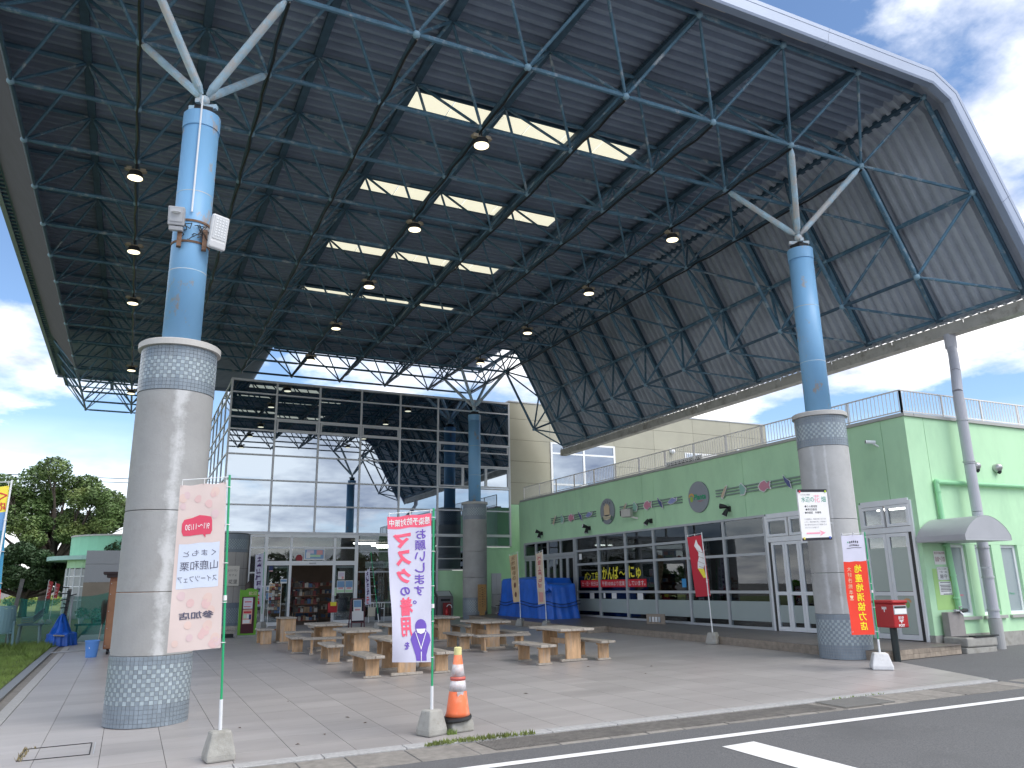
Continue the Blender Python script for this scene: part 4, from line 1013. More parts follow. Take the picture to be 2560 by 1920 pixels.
shape(mb, [(-.24,-.14),(-.20,-.25),(0,-.30),(.2,-.25),(.26,-.14),(.0,-.17)], f3, 2)
shape(mb, [(-.36,-.2),(-.24,-.16),(-.2,-.3),(-.3,-.33)], f2, 4); shape(mb, [(.36,-.2),(.26,-.16),(.2,-.3),(.3,-.33)], f2, 4)
put(mb, 'かんば～にゅ', lambda x, z: (XG-.072, 22.71-x, 3.93+z), 0, -.22, w=.34, fat=.03, mi=0)
mb.build('print', [M_ink, M_cream, flat('ribbon', (.72,.64,.46), .7), M_black, flat('leafgrey', (.08,.16,.12), .7)], t)
t = disc('flower_shop_sign', 'larger round grey sign with green Planta lettering and a flower', 17.87, 3.91, .44)
f = lambda x, z: (XG-.060, 17.87-x, 3.91+z); mb = MB(); put(mb, 'Planta', f, .09, .0, w=.52, fat=.03, mi=0); put(mb, '～Flower～', f, .1, -.12, w=.28, fat=.02, mi=3); flower(mb, f, -.29, -.02, .22, (1, 2)); mb.build('print', [M_grn, M_lgrn, M_petal, M_rose], t)
M_bar = flat('stave_bar', (.22,.30,.26), .5, metal=.3)
def stave(ya, yb, label):
    t = thing('music_stave', label, 'wall decoration', (XG-.03, (ya+yb)/2, 3.92), 'three-bar staves with sea shapes'); L = ya-yb
    for z in (3.84, 3.92, 4.00): MB().box(XG-.045, XG-.005, yb, ya, z-.018, z+.018).build('stave_bar', M_bar, t)
    def fn(o): return lambda x, z: (XG-o, ya-x, 3.92+z)
    shapes = [('baguette', [(L*.09-.10,-.12),(L*.09-.05,-.15),(L*.09+.11,.10),(L*.09+.13,.15),(L*.09+.07,.14),(L*.09-.1,-.07)], (.62,.50,.36)),
              ('shell', [(L*.28-.09,-.13),(L*.28+.05,-.13),(L*.28+.12,.0),(L*.28-.04,.15),(L*.28-.10,.10)], (.30,.55,.45)),
              ('fish', [(L*.48-.17,.0),(L*.48-.08,.09),(L*.48+.04,.12),(L*.48+.13,.04),(L*.48+.22,.09),(L*.48+.19,-.02),(L*.48+.22,-.1),(L*.48+.12,-.07),(L*.48,-.14),(L*.48-.12,-.09)], (.62,.26,.34)),
              ('sea_snail', [(L*.69-.12,.16),(L*.69-.04,.08),(L*.69+.06,.02),(L*.69+.10,-.16),(L*.69+.03,-.12),(L*.69-.08,.02)], (.10,.12,.28)),
              ('small_fish', [(L*.87-.2,-.03),(L*.87-.1,.04),(L*.87+.02,.09),(L*.87+.16,.03),(L*.87+.2,.08),(L*.87+.18,-.02),(L*.87+.03,-.07),(L*.87-.08,-.08)], (.30,.34,.62))]
    for nm, pts, c in shapes:
        m = flat('deco_'+nm, c, .6); mb = MB(); mb.plate(pts, (XG-.046, ya, 3.92), (0,-1,0), (0,0,1), (-1,0,0), .025); o = mb.build(nm, m, t, fix=True)
        cx = sum(p[0] for p in pts)/len(pts); cz = sum(p[1] for p in pts)/len(pts)
        MB().plate([((x-cx)*1.22+cx, (z-cz)*1.22+cz) for x, z in pts], (XG-.046, ya, 3.92), (0,-1,0), (0,0,1), (-1,0,0), .012).build('rim', M_paper, o, fix=True)
stave(26.75, 23.48, 'three-bar wall stave with sea shapes, left of the bakery sign'); stave(21.95, 18.65, 'three-bar wall stave with sea shapes, between the two round signs'); stave(17.12, 13.2, 'three-bar wall stave with sea shapes, running behind the right column')
def spot(y, z, heads, label):
    t = thing('spotlight', label, 'spotlight', (XG, y, z), 'black spotlights over the shop front')
    MB().box(XG-.06, XG-.001, y-.05, y+.05, z-.07, z+.07).build('base', M_black, t)
    for dy, dz, dirv in heads:
        p = Vector((XG-.14, y+dy, z+dz)); d = Vector(dirv).normalized(); h = MB()
        h.tube((XG-.05,y,z), p, .016, 6); h.tube(p-d*.08, p-d*.03, .03, 12, r2=.05); h.tube(p-d*.03, p+d*.11, .05, 14, r2=.075); o = h.build('head', M_black, t)
        MB().tube(p+d*.112, p+d*.118, .06, 14).build('lens', M_white, o)
spot(27.55, 3.50, ((.08,.06,(-.6,.3,.25)), (0,-.06,(-.2,-.05,-.9))), 'double black spotlight, leftmost over the grey folding doors')
spot(23.95, 3.45, ((.06,.06,(-.7,.2,.2)), (0,-.06,(-.2,-.05,-.9))), 'double black spotlight under the round bakery sign')
spot(20.25, 3.42, ((.05,-.02,(-.5,.2,-.8)),), 'single black spotlight between the wall joints')
spot(16.65, 3.46, ((.06,.07,(-.45,.8,.12)), (0,-.08,(-.3,.3,-.8))), 'double black spotlight below the right end of the flower sign')
t = thing('wall_floodlight', 'grey box floodlight on the green wall below the middle stave', 'floodlight', (XG, 21.1, 3.7))
h = MB(); h.obj = 0
MB().bar((XG-.02,20.95,3.55),(XG-.22,21.1,3.62),.05,.05).build('arm', M_rail, t)
mb = MB(); mb.cbox((XG-.30,21.15,3.60),.2,.34,.26,.5); mb.build('housing', flat('flood_beige', (.48,.47,.43), .5), t, bevel=.02)
mb = MB(); mb.cbox((XG-.385,21.20,3.64),.03,.26,.18,.5); mb.build('front_glass', M_dark, t)
t = thing('security_camera', 'white bullet security camera high on the green wall near the corner', 'camera', (XG, 11.75, 4.45))
MB().tube((XG-.08,11.72,4.45),(XG-.24,11.84,4.47),.04,12).build('housing', M_white, t); MB().bar((XG,11.72,4.36),(XG-.12,11.74,4.42),.03,.03).build('arm', M_white, t); MB().tube((XG-.24,11.84,4.47),(XG-.245,11.844,4.471),.036,12).build('lens', M_black, t)
# ------------------------------------------------------------------ terrace railing
rl = thing('terrace_railing', 'slim metal terrace railing along the shop roof edge', 'railing', (XG+.1, YF+.1, ZW1+.07))
zt, z1 = ZW1+.07, 5.50
def run(a, b, npost):
    d = Vector((b[0]-a[0], b[1]-a[1], 0)); L = d.length; d /= L
    for z, w in ((z1, .05), (zt+.07, .03)): MB().bar((a[0],a[1],z),(b[0],b[1],z), w*.7, .025).build('rail', M_rail, rl)
    for k in range(npost+1): p = Vector((a[0],a[1],0))+d*(L*k/npost); MB().bar((p.x,p.y,zt),(p.x,p.y,z1-.015),.032,.032).build('post', M_rail, rl)
    bl = MB(); n = int(L/.10)
    for k in range(n): p = Vector((a[0],a[1],0))+d*(L*(k+.5)/n); bl.bar((p.x,p.y,zt+.085),(p.x,p.y,z1-.015),.011,.011)
    bl.build('balusters', M_rail, rl, kind='stuff')
run((XG+.1, YF+.1), (XG+.1, 29.3), 13); run((XG+.1, YF+.1), (23.9, YF+.1), 7)
# ------------------------------------------------------------------ road side: awning, pipes, vents, notices, tap
aw = thing('metal_awning', 'grey curved sheet-metal awning over the corner notices', 'awning', (15.4, 10.5, 2.4))
prof = [(14.30,2.30),(14.34,2.46),(14.55,2.58),(14.85,2.66),(15.0,2.66)]
am = mat('awning_metal', (.40,.41,.44), .45, .06, 2, metal=.3)
xa, xb, yf, yb_, zlo, zhi = 14.33, 15.70, 9.92, 10.98, 2.27, 2.74
def arch(n=14): return [(xa+(xb-xa)*k/n, zlo+.10+(zhi-zlo-.10)*sin(pi*k/n)**.75) for k in range(n+1)]
pr = arch()
mb = MB(); vs = [(x,yf,z) for x,z in pr]+[(x,yb_,z) for x,z in pr]; k = len(pr); mb.add(vs, [(i,i+1,k+i+1,k+i) for i in range(k-1)]); mb.build('curved_top', am, aw, smooth=True)
mb = MB(); mb.add([(x,yf+.004,z) for x,z in pr]+[(xb,yf+.004,zlo),(xa,yf+.004,zlo)], [tuple(range(k+2))]); mb.build('front_panel', am, aw)
MB().box(xa, xb, yf, yb_, zlo-.012, zlo).build('soffit', M_alu, aw); MB().box(xa-.01, xa, yf, yb_, zlo, zlo+.1).build('side_panel', am, aw); MB().box(xb, xb+.01, yf, yb_, zlo, zlo+.1).build('side_panel', am, aw)
gp = thing('green_pipe', 'mint painted pipe bending down the corner of the shop', 'pipe', (15.2, 10.93, .4))
gm2 = flat('green_pipe_paint', (.31,.66,.37), .5); yy = YF-.07
MB().path([(18.9,yy,3.54),(15.15,yy,3.52)], .045, 10).build('pipe_run', gm2, gp); MB().path([(15.12,yy,3.55),(15.14,yy,2.7),(15.24,yy,1.2),(15.25,yy,.42)], .05, 10).build('pipe_drop', gm2, gp)
MB().ball((15.14,yy,3.52), .07, 10).build('elbow', gm2, gp)
for z in (3.3, 2.2, 1.6, 1.15): MB().lathe([(.052,0),(.066,0),(.066,.03),(.052,.03)], (15.13 if z > 2 else 15.2,yy,z), 12).build('pipe_clip', gm2, gp)
for n, x in enumerate((16.52, 17.26)):
    t = thing('vent_hood', f'small steel vent hood on the mint wall, {["left beside the rain pipe","right of the pair"][n]}', 'vent', (x, YF, 3.9), 'vent hoods on the mint wall')
    MB().lathe([(.10,0),(.105,.03),(.09,.10),(.05,.15),(.005,.17)], (0,0,0), 16).build('hood', flat('vent_steel', (.5,.5,.5), .3, metal=.7), t, local=True, smooth=True).rotation_euler = (radians(70),0,0)
    MB().tube((0,-.05,-.05),(0,-.10,-.085),.045,12).build('throat', M_dark, t, local=True)
def notice(name, label, x0, x1, z0, z1, lines):
    t = thing(name, label, 'notice', (x0, YF-.006, z0), 'notices by the tap'); MB().box(x0,x1,YF-.010,YF-.0055,z0,z1).build('sheet', M_paper, t)
    mb = MB(); fn = lambda x, z: (x, YF-.0115, z)
    for s, cx, cz, w, h, mi in lines: 
        if s: put(mb, s, fn, x0+(x1-x0)*cx, z0+(z1-z0)*cz, w=(x1-x0)*w, h=(z1-z0)*h, fat=.03, mi=mi)
        else: shape(mb, [(x0+(x1-x0)*(cx-w/2), z0+(z1-z0)*(cz-h/2)),(x0+(x1-x0)*(cx+w/2), z0+(z1-z0)*(cz-h/2)),(x0+(x1-x0)*(cx+w/2), z0+(z1-z0)*(cz+h/2)),(x0+(x1-x0)*(cx-w/2), z0+(z1-z0)*(cz+h/2))], fn, mi)
    mb.build('print', [M_ink, flat('ink_maroon', (.22,.02,.05), .8)], t); return t
notice('hours_notice', 'white notice of opening hours in dark red, topmost under the awning', 14.79,15.13,1.83,2.10, [('給水可能時間',.5,.85,.9,.17,1),('10:00～17:00',.5,.40,.86,.36,1)])
dash = [(None,.06+.11*k,.975,.07,.02,0) for k in range(9)]+[(None,.06+.11*k,.025,.07,.02,0) for k in range(9)]+[(None,.015,.08+.12*k,.02,.07,0) for k in range(8)]+[(None,.985,.08+.12*k,.02,.07,0) for k in range(8)]
notice('water_limit_notice', 'white notice with dashed border and two large characters', 14.82,15.17,1.52,1.785, [('水汲みのお客様へ',.5,.84,.8,.10,0),('一回・20L',.5,.62,.7,.15,0),('厳守',.5,.28,.62,.32,0)]+dash)
notice('rules_notice', 'white sheet of small printed lines, lowest of the corner notices', 14.82,15.19,1.23,1.495, [(None,.5,.92,.8,.04,0)]+[(None,.48+.02*(k%2),.72-.11*k,.84-.05*(k%3),.045,0) for k in range(5)]+[(None,.6,.06,.7,.05,0)])
wb = thing('drinking_tap', 'steel tap over a stained concrete wash basin at the corner', 'wash basin', (14.9, 10.7, gz(14.9,10.7)))
zb0 = gz(14.9, 10.6)
MB().box(14.70,15.16,10.80,10.95,zb0+.2,.90).build('back_slab', mat('basin_slab', (.30,.28,.27), .8, .1, 5), wb, bevel=.01)
MB().box(14.62,15.52,10.42,10.93,zb0+.10,.44).build('basin', M_conc2, wb, bevel=.03)
MB().box(14.68,15.46,10.50,10.79,.435,.446).build('basin_hollow', M_dark, wb)
MB().box(14.60,15.50,10.44,10.9,zb0-.03,zb0+.095).build('foot', M_conc2, wb, bevel=.02)
MB().box(14.85,15.56,10.40,10.54,.447,.468).build('board', M_black, wb)
steel = flat('tap_steel', (.45,.46,.48), .25, metal=.8)
MB().path([(15.28,10.93,.93),(15.28,10.80,.93),(14.95,10.78,.91)], .032, 10).build('tap_pipe', M_black, wb)
mb = MB(); mb.tube((15.0,10.78,.92),(14.86,10.76,.93),.03,10); mb.tube((15.02,10.78,.92),(15.04,10.72,.84),.018,8); mb.tube((15.0,10.76,.93),(15.0,10.74,1.0),.012,8); mb.box(14.96,15.05,10.73,10.75,.99,1.01); mb.build('tap', steel, wb)
# ------------------------------------------------------------------ post box
pb = thing('post_box', 'red post box on a dark post beside the red banner', 'post box', G3(12.53, 10.32))
zg = gz(12.53,10.32); a = radians(-5); Rz = Matrix.Rotation(a, 3, 'Z')
def loc_(mb, c=(12.54,10.34,0)):
    mb.v = [tuple(Rz @ Vector((v[0],v[1],0))+Vector((c[0],c[1],v[2]))) for v in mb.v]; return mb
# local frame: the slot face looks along -y, turned with the whole box
MB().tube((12.53,10.33,zg-.03),(12.53,10.33,.72),.062,18).build('post', flat('post_dark', (.012,.02,.022), .4), pb)
loc_(MB().box(-.17,.17,-.21,.25,.715,1.13)).build('body', M_red, pb, bevel=.02)
loc_(MB().box(-.18,.18,-.235,.26,1.132,1.19)).build('lid', M_red, pb, bevel=.02)
Rz2 = Rz
loc_(MB().box(-.15,.15,-.218,-.2105,.945,1.10)).build('slot_plate', M_alu, pb)
loc_(MB().box(-.13,.13,-.224,-.2185,1.055,1.085)).build('slot', M_black, pb)
loc_(MB().box(-.135,.135,-.222,-.2185,.955,1.04)).build('label_plate', M_paper, pb)
mb = MB(); fp = lambda x, z: (x, -.2125, z)
put(mb, '郵便', fp, .0, .885, w=.13, h=.06, fat=.04); put(mb, '〒', fp, .0, .82, w=.09, h=.06, fat=.03); put(mb, 'POST', fp, .0, .755, w=.14, h=.045, fat=.03); loc_(mb).build('print', M_paper, pb)
mb = MB(); put(mb, '〒', lambda y, z: (-.1725, -y, z), .02, 1.03, w=.11, h=.09, fat=.03); loc_(mb).build('print', M_paper, pb)
# ------------------------------------------------------------------ direction board on the right column
sg = thing('direction_board', 'white direction board with pink arrow strapped to the right column', 'sign', (11.35, 10.74, 2.3))
o = Vector((10.985,10.745,2.255)); u = Vector((.745,0,.03)); v = Vector((-.0,0,.935))
def fB(d): return lambda x, z: tuple(o+u*x+v*z+Vector((0,-d,0)))
mb = MB(); mb.plate([(0,0),(1,0),(1,1),(0,1)], o, u, v, (0,1,0), .03); mb.build('board', M_paper, sg, fix=True)
mb = MB(); 
for z0_, z1_ in ((0,.052),(.945,1)): shape(mb, [(0,z0_),(1,z0_),(1,z1_),(0,z1_)], fB(.002))
mb.build('trim', M_ink, sg)
MP = [flat('board_green', (.03,.30,.22), .8), flat('board_pink', (.85,.35,.46), .8), M_ink, flat('board_grey', (.25,.25,.28), .8)]
mb = MB(); f4 = fB(.003)
put(mb, '水辺の', f4, .31, .80, w=.42, h=.11, fat=.02, mi=0); put(mb, '花', f4, .63, .815, w=.20, h=.15, fat=.02, mi=1); put(mb, '畑', f4, .85, .80, w=.16, h=.11, fat=.02, mi=0); put(mb, 'ふれあい農園', f4, .24, .895, w=.32, h=.03, mi=3)
for k, s in enumerate(('●らん栽培室','●草花栽培','●休憩室　作業場')): put(mb, s, f4, .40+.05*(k == 2), .665-.062*k, w=(.42,.38,.54)[k], h=.045, mi=2)
for k, s in enumerate(('この施設は、地域の皆さまと花を','とおし、園芸活動を通して高齢者と','若い世代の交流をはかり健康と生き','がいづくりの場です')): put(mb, s, f4, .50-.14*(k == 3), .415-.055*k, w=.74 if k < 3 else .46, h=.03, mi=3)
shape(mb, [(.16,.125),(.62,.125),(.62,.155),(.16,.155)], f4, 1); shape(mb, [(.60,.085),(.80,.14),(.60,.195),(.66,.14)], f4, 1); mb.build('print', MP, sg)
for (x, z), c in zip(((.06,.955),(.93,.955),(.06,.045),(.92,.045)), ((.62,.05,.08),(.40,.58,.05),(.75,.65,.12),(.06,.12,.50))): 
    mb = MB(); p = fB(.004)(x, z); mb.tube(p, (p[0],p[1]-.012,p[2]), .022, 12); mb.build('corner_cap', flat(f'cap_{int(c[0]*100)}', c, .5), sg)
MB().bar((11.3,10.79,2.6),(11.9,10.86,2.6),.03,.02).build('bracket', M_alu, sg)

# ------------------------------------------------------------------ banners on poles
def block(t, c, w, h, m, rz=0., top=.66, paint=None):
    x, y, z = c; ca, sa = cos(rz), sin(rz); mb = MB(); vs = []
    for zz, k in ((0,1.),(.06,1.),(h,top)):
        for a, b in ((-1,-1),(1,-1),(1,1),(-1,1)): px, py = a*w/2*k, b*w/2*k*.9; vs.append((x+px*ca-py*sa, y+px*sa+py*ca, z+zz))
    fs = [(3,2,1,0),(8,9,10,11)]+[(i+4*l, (i+1) % 4+4*l, (i+1) % 4+4*l+4, i+4*l+4) for l in (0,1) for i in range(4)]
    mb.add(vs, fs); return mb.build('base_block', paint or m, t, bevel=.018)
class Banner:
    def __init__(s, name, label, base, TP_, BP, TF, BF, cloth, wave=.03, ph=0., group='advertising banners on poles', colors=('g','w'), bw=.24, bh=.26, brz=.4, poletop=None, bm=None, rip=2.):
        s.t = thing(name, label, 'banner', base, group); t = s.t
        s.TPp, s.BP, s.TF, s.BF = map(Vector, (TP_, BP, TF, BF)); s.wave = wave; s.ph = ph; s.rip = rip
        n = (s.TF-s.TPp).cross(s.BP-s.TPp).normalized()
        if n.dot(Vector((0,0,1.567))-Vector((0,0,1.567))) if False else n.dot(-s.TPp) < 0: n = -n
        s.n = n
        bb = Vector(base)
        block(t, base, bw, bh, bm or M_conc2, brz)
        top = Vector(poletop) if poletop else s.TPp+Vector((0,0,.06)); foot = bb+Vector((0,0,bh-.05)); d = (top-foot)
        m1 = foot+d*.13
        MB().tube(foot, m1, .017, 10).build('lower_pole', M_polew, t); MB().tube(m1, top, .012, 10).build('pole', M_poleg if colors[0] == 'g' else M_polew, t)
        j = foot+d*.5; MB().tube(j, j+d*.02, .018, 10).build('pole_joint', M_paper, t)
        e = s.TF-s.TPp; MB().tube(top-Vector((0,0,.02)), top-Vector((0,0,.02))+e*1.02, .005, 6).build('crossbar', M_polew, t)
        U, V = 14, 36; mb = MB(); vs = [s.F(a/U, b/V, 0) for b in range(V+1) for a in range(U+1)]
        mb.add(vs, [(b*(U+1)+a, b*(U+1)+a+1, (b+1)*(U+1)+a+1, (b+1)*(U+1)+a) for b in range(V) for a in range(U)])
        o = mb.build('cloth', cloth, t, smooth=True); s.cloth = o
        for k in range(5):
            tt = .03+.235*k; p = Vector(s.F(0, tt, .004)); q = foot+d*max(0, min(1, (p.z-foot.z)/d.z)); mb = MB(); mb.bar(p, q+(q-p).normalized()*.015, .028, .006); mb.build('tie', M_paper, t)
        for k in range(3):
            p = Vector(s.F(.02+.47*k, .004, .003)); mb = MB(); mb.bar(p, p+Vector((0,0,.05)), .025, .005); mb.build('tie', M_paper, t)
    def F(s, a, b, o):
        """a: 0 at the pole .. 1 at the free edge; b: 0 at the top .. 1 at the foot"""
        p = (s.TPp*(1-b)+s.BP*b)*(1-a)+(s.TF*(1-b)+s.BF*b)*a
        w = s.wave*a*(.35+.65*b)*sin(s.rip*pi*b+s.ph+a*2.2)+s.wave*.28*sin(9*b+5*a+s.ph)*a+s.wave*.12*sin(21*b-9*a+s.ph*2)
        sag = -.012*sin(pi*a*2) ** 2*(1-b)
        return tuple(p+s.n*(w+o)+Vector((0,0,sag)))
    def fn(s, o=.003): return lambda x, z: s.F(x, z, o)
    def rect(s, mb, x0, x1, z0, z1, mi, o=.0015, n=(10,6)):
        vs = [s.F(x0+(x1-x0)*i/n[0], z0+(z1-z0)*j/n[1], o) for j in range(n[1]+1) for i in range(n[0]+1)]
        k = n[0]+1; mb.add(vs, [(j*k+i, j*k+i+1, (j+1)*k+i+1, (j+1)*k+i) for j in range(n[1]) for i in range(n[0])], mi)
    def text(s, mb, st, cx, cz, w, h, mi=0, fat=.02, mirror=True, o=.004):
        # x grows away from the pole; the pole stands on the right, so mirrored print reads with x
        kan = any(ord(c) >= 0x4e00 for c in st); q = fat*.75
        for k, (dx, dz) in enumerate(((-q*w/max(1,len(st)),-q*h),(q*w/max(1,len(st)),-q*h),(0,q*h)) if kan and fat > 0 else ((0,0),)):
            put(mb, st, lambda x, z: s.F(x+dx, 2*cz-z+dz, o+k*.0005), cx, cz, w=w, h=h, fat=fat, mi=mi, mirror=not mirror)
        return mb
    def shp(s, mb, pts, mi=0, o=.003):
        ed = []                                # subdivide the outline, then rings towards the centre, so that the print follows the cloth
        for p, q in zip(pts, pts[1:]+pts[:1]):
            n = max(1, int(hypot(q[0]-p[0], (q[1]-p[1])*3)/.12)); ed += [(p[0]+(q[0]-p[0])*k/n, p[1]+(q[1]-p[1])*k/n) for k in range(n)]
        cx = sum(p[0] for p in pts)/len(pts); cz = sum(p[1] for p in pts)/len(pts); n = len(ed); R = (1, .7, .4)
        vs = [s.F(cx+(x-cx)*r, cz+(z-cz)*r, o) for r in R for x, z in ed]+[s.F(cx, cz, o)]
        fs = [(j*n+i, j*n+(i+1) % n, (j+1)*n+(i+1) % n, (j+1)*n+i) for j in range(2) for i in range(n)]+[(2*n+i, 2*n+(i+1) % n, 3*n) for i in range(n)]
        mb.add(vs, fs, mi)
# pink banner at the left column
b = Banner('pink_banner', 'salmon pink chestnut fair banner, mirrored, in front of the left column', G3(.94, 8.58), (.825,8.56,2.645), (.885,8.56,1.01), (.385,8.56,2.595), (.40,8.56,.985), M_salmon, wave=.02, ph=.5, poletop=(.85,8.57,2.72), bw=.27, bh=.27, brz=.12)
mb = MB(); rr = random.Random(4)
for k in range(26): 
    cx, cz, q = rr.uniform(.08,.92), rr.choice([rr.uniform(.04,.26), rr.uniform(.66,.97)]), rr.uniform(.05,.08); b.shp(mb, [(cx+x*1.25, cz+z*.42) for x, z in [(q*cos(a)*(1+.15*(k%2)*cos(3*a)), q*sin(a)) for a in [2*pi*i/10 for i in range(10)]]], rr.randrange(3), o=.0025)
mb.build('print', [flat('nut_a', (.66,.46,.45), .85), flat('nut_b', (.67,.51,.46), .85), flat('nut_c', (.64,.49,.50), .85)], b.t)
mb = MB(); b.rect(mb, .10, .93, .365, .635, 1); b.shp(mb, [(.28,.225),(.30,.205),(.55,.195),(.86,.215),(.90,.24),(.90,.29),(.86,.315),(.46,.315),(.40,.335),(.40,.315),(.30,.312),(.27,.29)], 0)
b.text(mb, '9/1～11/30', .58, .262, .50, .035, 3, .01); b.text(mb, 'くまもと', .50, .425, .66, .035, 2, -.005); b.text(mb, '山鹿和栗', .50, .50, .76, .055, 2, -.01); b.text(mb, 'スイーツフェア', .52, .58, .78, .035, 2, -.005); b.text(mb, '参加店', .50, .795, .66, .042, 2, .03)
mb.build('print', [flat('bubble', (.66,.07,.13), .85), flat('label_blue', (.60,.66,.78), .85), flat('ink_slate', (.10,.10,.15), .85), M_paper], b.t)
# mask banner beside the cone
b = Banner('mask_banner', 'white banner asking for masks, with a purple bowing figure', G3(3.12, 8.62), (3.085,8.6,2.385), (3.10,8.6,.755), (2.56,8.6,2.33), (2.66,8.6,.775), M_cloth_w, wave=.04, ph=1.6, poletop=(3.115,8.61,2.44), bw=.26, bh=.26, brz=.35)
mb = MB(); b.rect(mb, .0, 1., .0, .088, 0); b.text(mb, '感染予防対策中', .50, .046, .92, .050, 2, .025)
for s, x, z, w, h, mi, ft in (('マ',.68,.175,.40,.10,0,.055),('ス',.65,.295,.36,.105,0,.055),('ク',.66,.42,.34,.105,0,.055),('の',.64,.525,.24,.06,1,.03),('着',.62,.630,.30,.12,0,.04),('用',.63,.765,.26,.12,0,.05),('を',.64,.89,.14,.05,1,.03)): b.text(mb, s, x, z, w, h, mi, ft)
for k, s in enumerate('お願いします。'): b.text(mb, s, .25+(.16 if s == '。' else .01*k), .135+.078*k, .24 if s != '。' else .09, .066 if s != '。' else .024, 1, .015)
b.shp(mb, [(.27+x*1.0, .765+z*.33) for x, z in ell(0,0,.15,.15,20)], 1)
b.shp(mb, [(.14,.79),(.05,.82),(.02,.86),(.08,.90),(.13,.955),(.12,.99),(.40,.99),(.42,.955),(.48,.90),(.54,.85),(.50,.815),(.40,.79)], 1, .0035)
b.shp(mb, [(.15,.780),(.39,.780),(.36,.805),(.27,.815),(.18,.805)], 2, .0075)
for L in ([(.13,.80),(.27,.915),(.29,.915),(.15,.80)], [(.42,.80),(.28,.915),(.26,.915),(.40,.80)], [(.26,.93),(.285,.93),(.28,.995),(.262,.995)]): b.shp(mb, L, 2, .0072)
mb.build('print', [M_pink, M_purple, M_paper], b.t)
# traffic cone on a block
cn = thing('traffic_cone', 'worn orange cone with silver bands and yellow top cap', 'traffic cone', G3(3.44, 8.66))
zc = gz(3.44, 8.66)
block(cn, (3.45,8.68,zc), .28, .12, M_conc2, .15, top=.92)
MB().lathe([(.16,.115),(.17,.13),(.165,.155),(.13,.165)], (3.44,8.66,zc), 28).build('rubber_foot', M_black, cn).rotation_euler = (0,radians(-6),0)
MB().lathe([(.142,.16),(.128,.20),(.035,.86)], (3.44,8.66,zc), 28).build('cone', M_orange, cn, smooth=True)
M_silver = mat('cone_silver', (.60,.58,.60), .45, .2, 20, dirt=(.55,.35,.3), dscale=6)
for z0_, z1_ in ((.42,.53),(.57,.70)):
    r = lambda z: .128-(z-.20)/.66*.093+.002
    MB().lathe([(r(z0_),z0_),(r(z1_),z1_)], (3.44,8.66,zc), 28).build('band', M_silver, cn, smooth=True)
MB().lathe([(.086,.535),(.088,.565)], (3.44,8.66,zc), 28).build('red_tape', flat('tape_red', (.55,.12,.10), .5), cn, smooth=True)
MB().lathe([(.044,.80),(.044,.875),(.03,.885),(.001,.886)], (3.44,8.66,zc), 20).build('top_cap', mat('cap_yellow', (.72,.66,.30), .6, .1, 20), cn)
mb = MB(); mb.plate([(-.04,.0),(.04,.0),(.03,-.06),(.0,-.085),(-.03,-.05)], (3.43,8.558,zc+.42), (1,0,0), (0,-.14,1), (0,-1,0), .003); mb.build('torn_band', M_silver, cn)
# red banner at the right column
b = Banner('red_banner', 'red and white local produce banner with yellow characters by the post box', G3(11.42, 9.74), (11.40,9.75,2.32), (11.365,9.75,.665), (10.86,9.75,2.29), (10.81,9.75,.68), M_cloth_w, wave=.02, ph=.2, poletop=(11.43,9.75,2.36), bw=.36, bh=.26, brz=.85, bm=mat('white_block', (.70,.71,.72), .8, .08, 6, dirt=(.45,.45,.42), dscale=4))
mb = MB(); b.rect(mb, 0, 1, .27, 1., 0, n=(8,12))
for k, s in enumerate('地産地消協力店'): b.text(mb, s, .42, .345+.095*k, .30, .078, 1, .035)
for k, s in enumerate('大好き熊本！'): b.text(mb, s, .80, .345+.058*k, .17, .046, 3, .0)
b.text(mb, 'KUMAMOTO', .48, .105, .42, .016, 2, .02)
for k in range(5): b.shp(mb, [(.30+.085*k,.060),(.345+.085*k,.060),(.34+.085*k,.080),(.305+.085*k,.082)], 2, .006)
b.shp(mb, [(.18,.128),(.82,.128),(.82,.132),(.18,.132)], 2, .006); b.shp(mb, [(.72,.062),(.78,.062),(.75,.08)], 4, .006)
mb.build('print', [flat('banner_red', (.72,.045,.022), .85), flat('banner_yellow', (.85,.70,.02), .85), M_ink, M_cream, M_grn], b.t)
# ice cream banner before the platform
b = Banner('ice_cream_banner', 'narrow red banner with a white soft ice cream cone', G3(12.27, 15.02), (12.20,15.05,2.65), (12.32,15.05,1.24), (11.87,15.2,2.60), (12.17,15.4,1.22), flat('ice_red', (.50,.03,.05), .85), wave=.008, colors=('w','w'), poletop=(12.19,15.05,2.70), bw=.30, bh=.26, brz=.5, rip=1.)
mb = MB()
b.shp(mb, [(.44,.06),(.62,.16),(.42,.22),(.36,.26),(.44,.32),(.40,.38),(.55,.44),(.60,.54),(.24,.56),(.10,.47),(.06,.36),(.14,.26),(.24,.18),(.36,.14)], 0, .004); b.shp(mb, [(.20,.55),(.60,.535),(.30,.70),(.12,.70)], 1, .005)
for z in (.24,.33,.42,.5): b.shp(mb, [(.10,z+.05),(.5,z),(.5,z+.006),(.10,z+.056)], 2, .0065)
mb.build('print', [M_paper, M_yellow, M_brownp], b.t)
def strokes(b, mb, x, z0, n, mi, seed, w=.3, h=.07):
    rr = random.Random(seed)
    for k in range(n):
        z = z0+k*h*1.25
        for q in range(4):
            if rr.random() < .5: zz = z+rr.uniform(0,h); b.shp(mb, [(x-w/2*rr.uniform(.5,1),zz),(x+w/2*rr.uniform(.5,1),zz-.01),(x+w/2*.9,zz+.012),(x-w/2*.8,zz+.02)], mi, .006)
            else: xx = x+rr.uniform(-w/2,w/2); b.shp(mb, [(xx,z),(xx+.07,z),(xx+.05+rr.uniform(-.1,.1),z+h),(xx-.02,z+h)], mi, .006)
